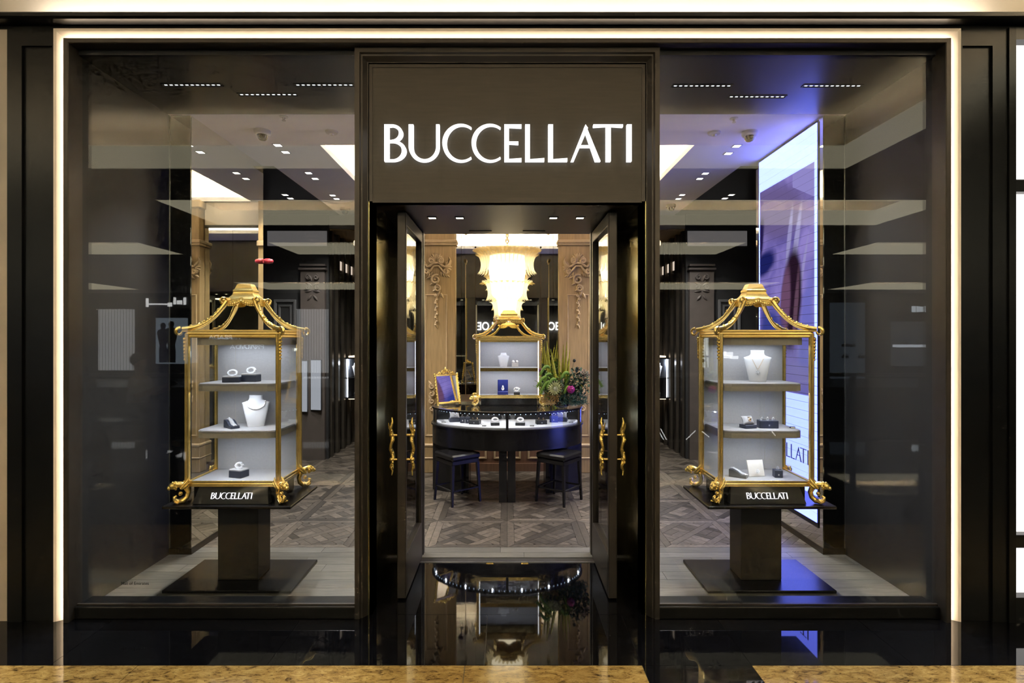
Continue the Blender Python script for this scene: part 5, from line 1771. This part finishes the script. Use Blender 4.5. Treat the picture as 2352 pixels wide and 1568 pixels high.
def foliage(name, mt, cx, cy, sx, sy, n, L, wd, seed, dy0=0.0):
    rd = random.Random(seed)
    m = MB()
    for i in range(n):
        a, r = rd.random() * 6.28, math.sqrt(rd.random())
        p = fp(cx + sx * r * math.cos(a), cy + sy * r * math.sin(a), dy0 + rd.uniform(-.08, .08))
        if p.z < .035: p.z = .035 + rd.random() * .02
        q = Matrix.Translation(p) @ Matrix.Rotation(rd.random() * 6.28, 4, 'Z') @ Matrix.Rotation(rd.uniform(.4, 2.0), 4, 'X')
        st = len(m.v)
        l = L * rd.uniform(.6, 1.2)
        m.grid(lambda u, v: ((v - .5) * 2 * wd * math.sin(math.pi * (.08 + .9 * u)), .006 * math.sin(3 * u) - .003 * (1 - (2 * v - 1) ** 2), u * l), 5, 3)
        m.xf(q, st)
    m.build(name, mt, fa_, 60, kind='stuff')
foliage('eucalyptus_foliage', DGRN, 1330, 880, 24, 34, 260, .045, .012, 11)
foliage('bouquet_leaves', GRN, 1268, 885, 34, 34, 190, .05, .010, 12, .02)
foliage('fern_fronds', TEAL, 1318, 922, 32, 20, 420, .055, .003, 13, -.04)
foliage('dry_grass', RUST, 1262, 918, 20, 16, 180, .05, .004, 14, -.06)
foliage('waxflower_sprigs', fm('waxflower', (.30, .22, .18)), 1342, 862, 12, 14, 90, .018, .006, 15, -.02)
foliage('fern_fronds', DGRN, 1290, 905, 40, 26, 300, .06, .008, 16, .02)

# ================================================================ WALL DISPLAY BOXES AT THE REAR
for s_, side in ((-1, 'left'), (1, 'right')):
    y0, y1 = 4.62, 5.10
    t = thing('wall_display_case', 'small lit glass display case on the %s slatted wall' % side, 'display case', (s_ * 2.285, (y0 + y1) / 2, .70))
    a, b = sorted((s_ * 2.288, s_ * 2.06))
    bx('case_floor', CHARC, t, a, b, y0, y1, .70, .72, 0, True)
    bx('case_roof', CHARC, t, a, b, y0, y1, 1.26, 1.28, 0, True)
    bx('case_back', mat('case_back_panel', (.35, .36, .40), .6), t, *sorted((s_ * 2.288, s_ * 2.272)), y0, y1, .72, 1.26, 0, True)
    bx('case_shelf', CHARC, t, a, b, y0, y1, .985, .995, 0, True)
    bx('case_light', emit_mat('case_light', (.9, .95, 1), 6), t, *sorted((s_ * 2.26, s_ * 2.25)), y0 + .01, y0 + .02, .72, 1.26, 0, True)
    bx('case_light', emit_mat('case_light_warm', (1, .8, .6), 2), t, a + .02, b - .02, y0 + .1, y1 - .1, 1.281, 1.30, 0, True)
    bx('case_light', emit_mat('case_light_warm', (1, .8, .6), 2), t, a + .02, b - .02, y0 + .1, y1 - .1, .68, .699, 0, True)
    bx('pane', VGLASS, t, *sorted((s_ * 2.064, s_ * 2.060)), y0, y1, .72, 1.26, 0, True)
    lamp('case_lamp', 'POINT', (s_ * -.06 * 1, -.15, .50), 1.2, COOL, .02, parent=t)
    bust((s_ * 2.16, 4.80, .9955), .20, R(-50 * s_), 'white bust on the upper level of the %s wall display case' % side, 'choker')
    bracelet_stand((s_ * 2.16, 4.80, .7205), .09, .06, .05, 0, 'silver bangle on the lower level of the %s wall display case' % side, CHARC, SILVER, .035)
# lit upright panels in the left alcove
for k, (pa, pb, ya, yb) in enumerate(((691, 706, 828, 946), (713, 738, 826, 942))):
    yy = 3.86
    t = thing('light_panel', 'pale glowing upright panel in the left alcove, %s of two' % ('narrow left', 'wider right')[k], 'light panel', ((PX(pa, yy) + PX(pb, yy)) / 2, yy, PZ(yb, yy)), R(-14))
    wd = PX(pb, yy) - PX(pa, yy)
    hh = PZ(ya, yy) - PZ(yb, yy)
    bx('casing', STEEL, t, -wd / 2 - .006, wd / 2 + .006, 0, .02, 0, hh)
    bx('diffuser', emit_mat('panel_diffuser', (.78, .82, .92), .42), t, -wd / 2, wd / 2, -.004, -.001, .006, hh - .006)

# ================================================================ SOMEONE SEATED ACROSS THE WALKWAY (seen as a faint reflection)
bnx, bny = -5.15, -4.55
bn = thing('bench', 'dark low bench beside the mall balustrade', 'bench', (bnx - .1, bny, 0))
bx('bench_seat', CHARC, bn, -.5, .45, -.2, .2, .37, .42, .01)
for q in (-.42, .37):
    bx('leg', CHARC, bn, q - .03, q + .03, -.17, .17, 0, .37)
def skin(name, pts, edges, mt, parent, root=0, sub=2):
    me = bpy.data.meshes.new(name)
    me.from_pydata([p[:3] for p in pts], edges, [])
    o = bpy.data.objects.new(name, me)
    link(o, parent)
    md = o.modifiers.new('skin', 'SKIN')
    md.use_smooth_shade = True
    for i, p in enumerate(pts):
        r = p[3] if isinstance(p[3], tuple) else (p[3], p[3])
        me.skin_vertices[0].data[i].radius = r
        me.skin_vertices[0].data[i].use_root = (i == root)
    sb = o.modifiers.new('sub', 'SUBSURF')
    sb.levels = sub; sb.render_levels = sub
    me.materials.append(mt)
    return o
pe = thing('person', 'person in pale shirt seated on bench holding up a phone', 'person', (bnx, bny, 0))
SKIN = mat('skin', (.42, .26, .18), .5); SHIRT = mat('pale_shirt', (.5, .5, .5), .8); TROU = mat('dark_trousers', (.03, .03, .04), .8); HAIR = mat('dark_hair', (.012, .009, .008), .5)
P_ = [(0, 0, .55, .13), (0, 0, .72, (.13, .11)), (0, 0, .92, (.15, .11)), (.01, 0, 1.03, .06), (.02, 0, 1.09, .055), (.03, 0, 1.17, .085), (.035, 0, 1.25, .085), (.035, 0, 1.30, .05),
      (.02, .17, .96, .055), (.12, .19, .76, .042), (.36, .14, .86, .034), (.43, .13, .89, .035), (.02, -.17, .96, .055), (.10, -.19, .76, .042), (.32, -.12, .83, .034), (.39, -.11, .86, .035),
      (.05, .09, .53, .09), (.42, .10, .52, .07), (.44, .10, .30, .055), (.42, .10, .08, .04), (.54, .10, .04, .035), (.05, -.09, .53, .09), (.42, -.10, .52, .07), (.44, -.10, .30, .055), (.42, -.10, .08, .04), (.54, -.10, .04, .035)]
E_ = [(0, 1), (1, 2), (2, 3), (3, 4), (4, 5), (5, 6), (6, 7), (2, 8), (8, 9), (9, 10), (10, 11), (2, 12), (12, 13), (13, 14), (14, 15), (0, 16), (16, 17), (17, 18), (18, 19), (19, 20), (0, 21), (21, 22), (22, 23), (23, 24), (24, 25)]
body = skin('body', P_, E_, SKIN, pe)
def grow(p, k): return tuple(x * k for x in p) if isinstance(p, tuple) else p * k
skin('shirt', [(*P_[i][:3], grow(P_[i][3], 1.16)) for i in (0, 1, 2, 8, 9, 12, 13)], [(0, 1), (1, 2), (2, 3), (3, 4), (2, 5), (5, 6)], SHIRT, pe)
skin('trousers', [(*P_[i][:3], grow(P_[i][3], 1.18)) for i in (0, 16, 17, 18, 19, 21, 22, 23, 24)], [(0, 1), (1, 2), (2, 3), (3, 4), (0, 5), (5, 6), (6, 7), (7, 8)], TROU, pe)
MB().ball((.02, 0, 1.245), .098, 14, 9, (1.05, .95, 1.0)).xf(Matrix.Translation((-.018, 0, .012))).build('hair', HAIR, pe, 60)
for q, px0 in ((.13, .43), (-.11, .39)):
    for k in range(5):
        m = MB().tube([(px0 + .01, q + (k - 2) * .014, .885), (px0 + .05, q + (k - 2) * .016, .90 + .004 * k), (px0 + .075, q + (k - 2) * .014, .93)], [.009, .008, .006], 6)
        m.build('finger', SKIN, pe, 60)
ph = thing('phone', 'dark phone held by the seated person', 'phone', (bnx + .47, bny + .0, .895))
m = MB().cbox(-.004, .004, -.075, .075, 0, .075, .003)
m.build('phone_case', BLACKTR, ph)
bx('phone_screen', emit_mat('phone_glow', (.7, .8, 1), .6), ph, -.0052, -.0042, -.068, .068, .005, .070)
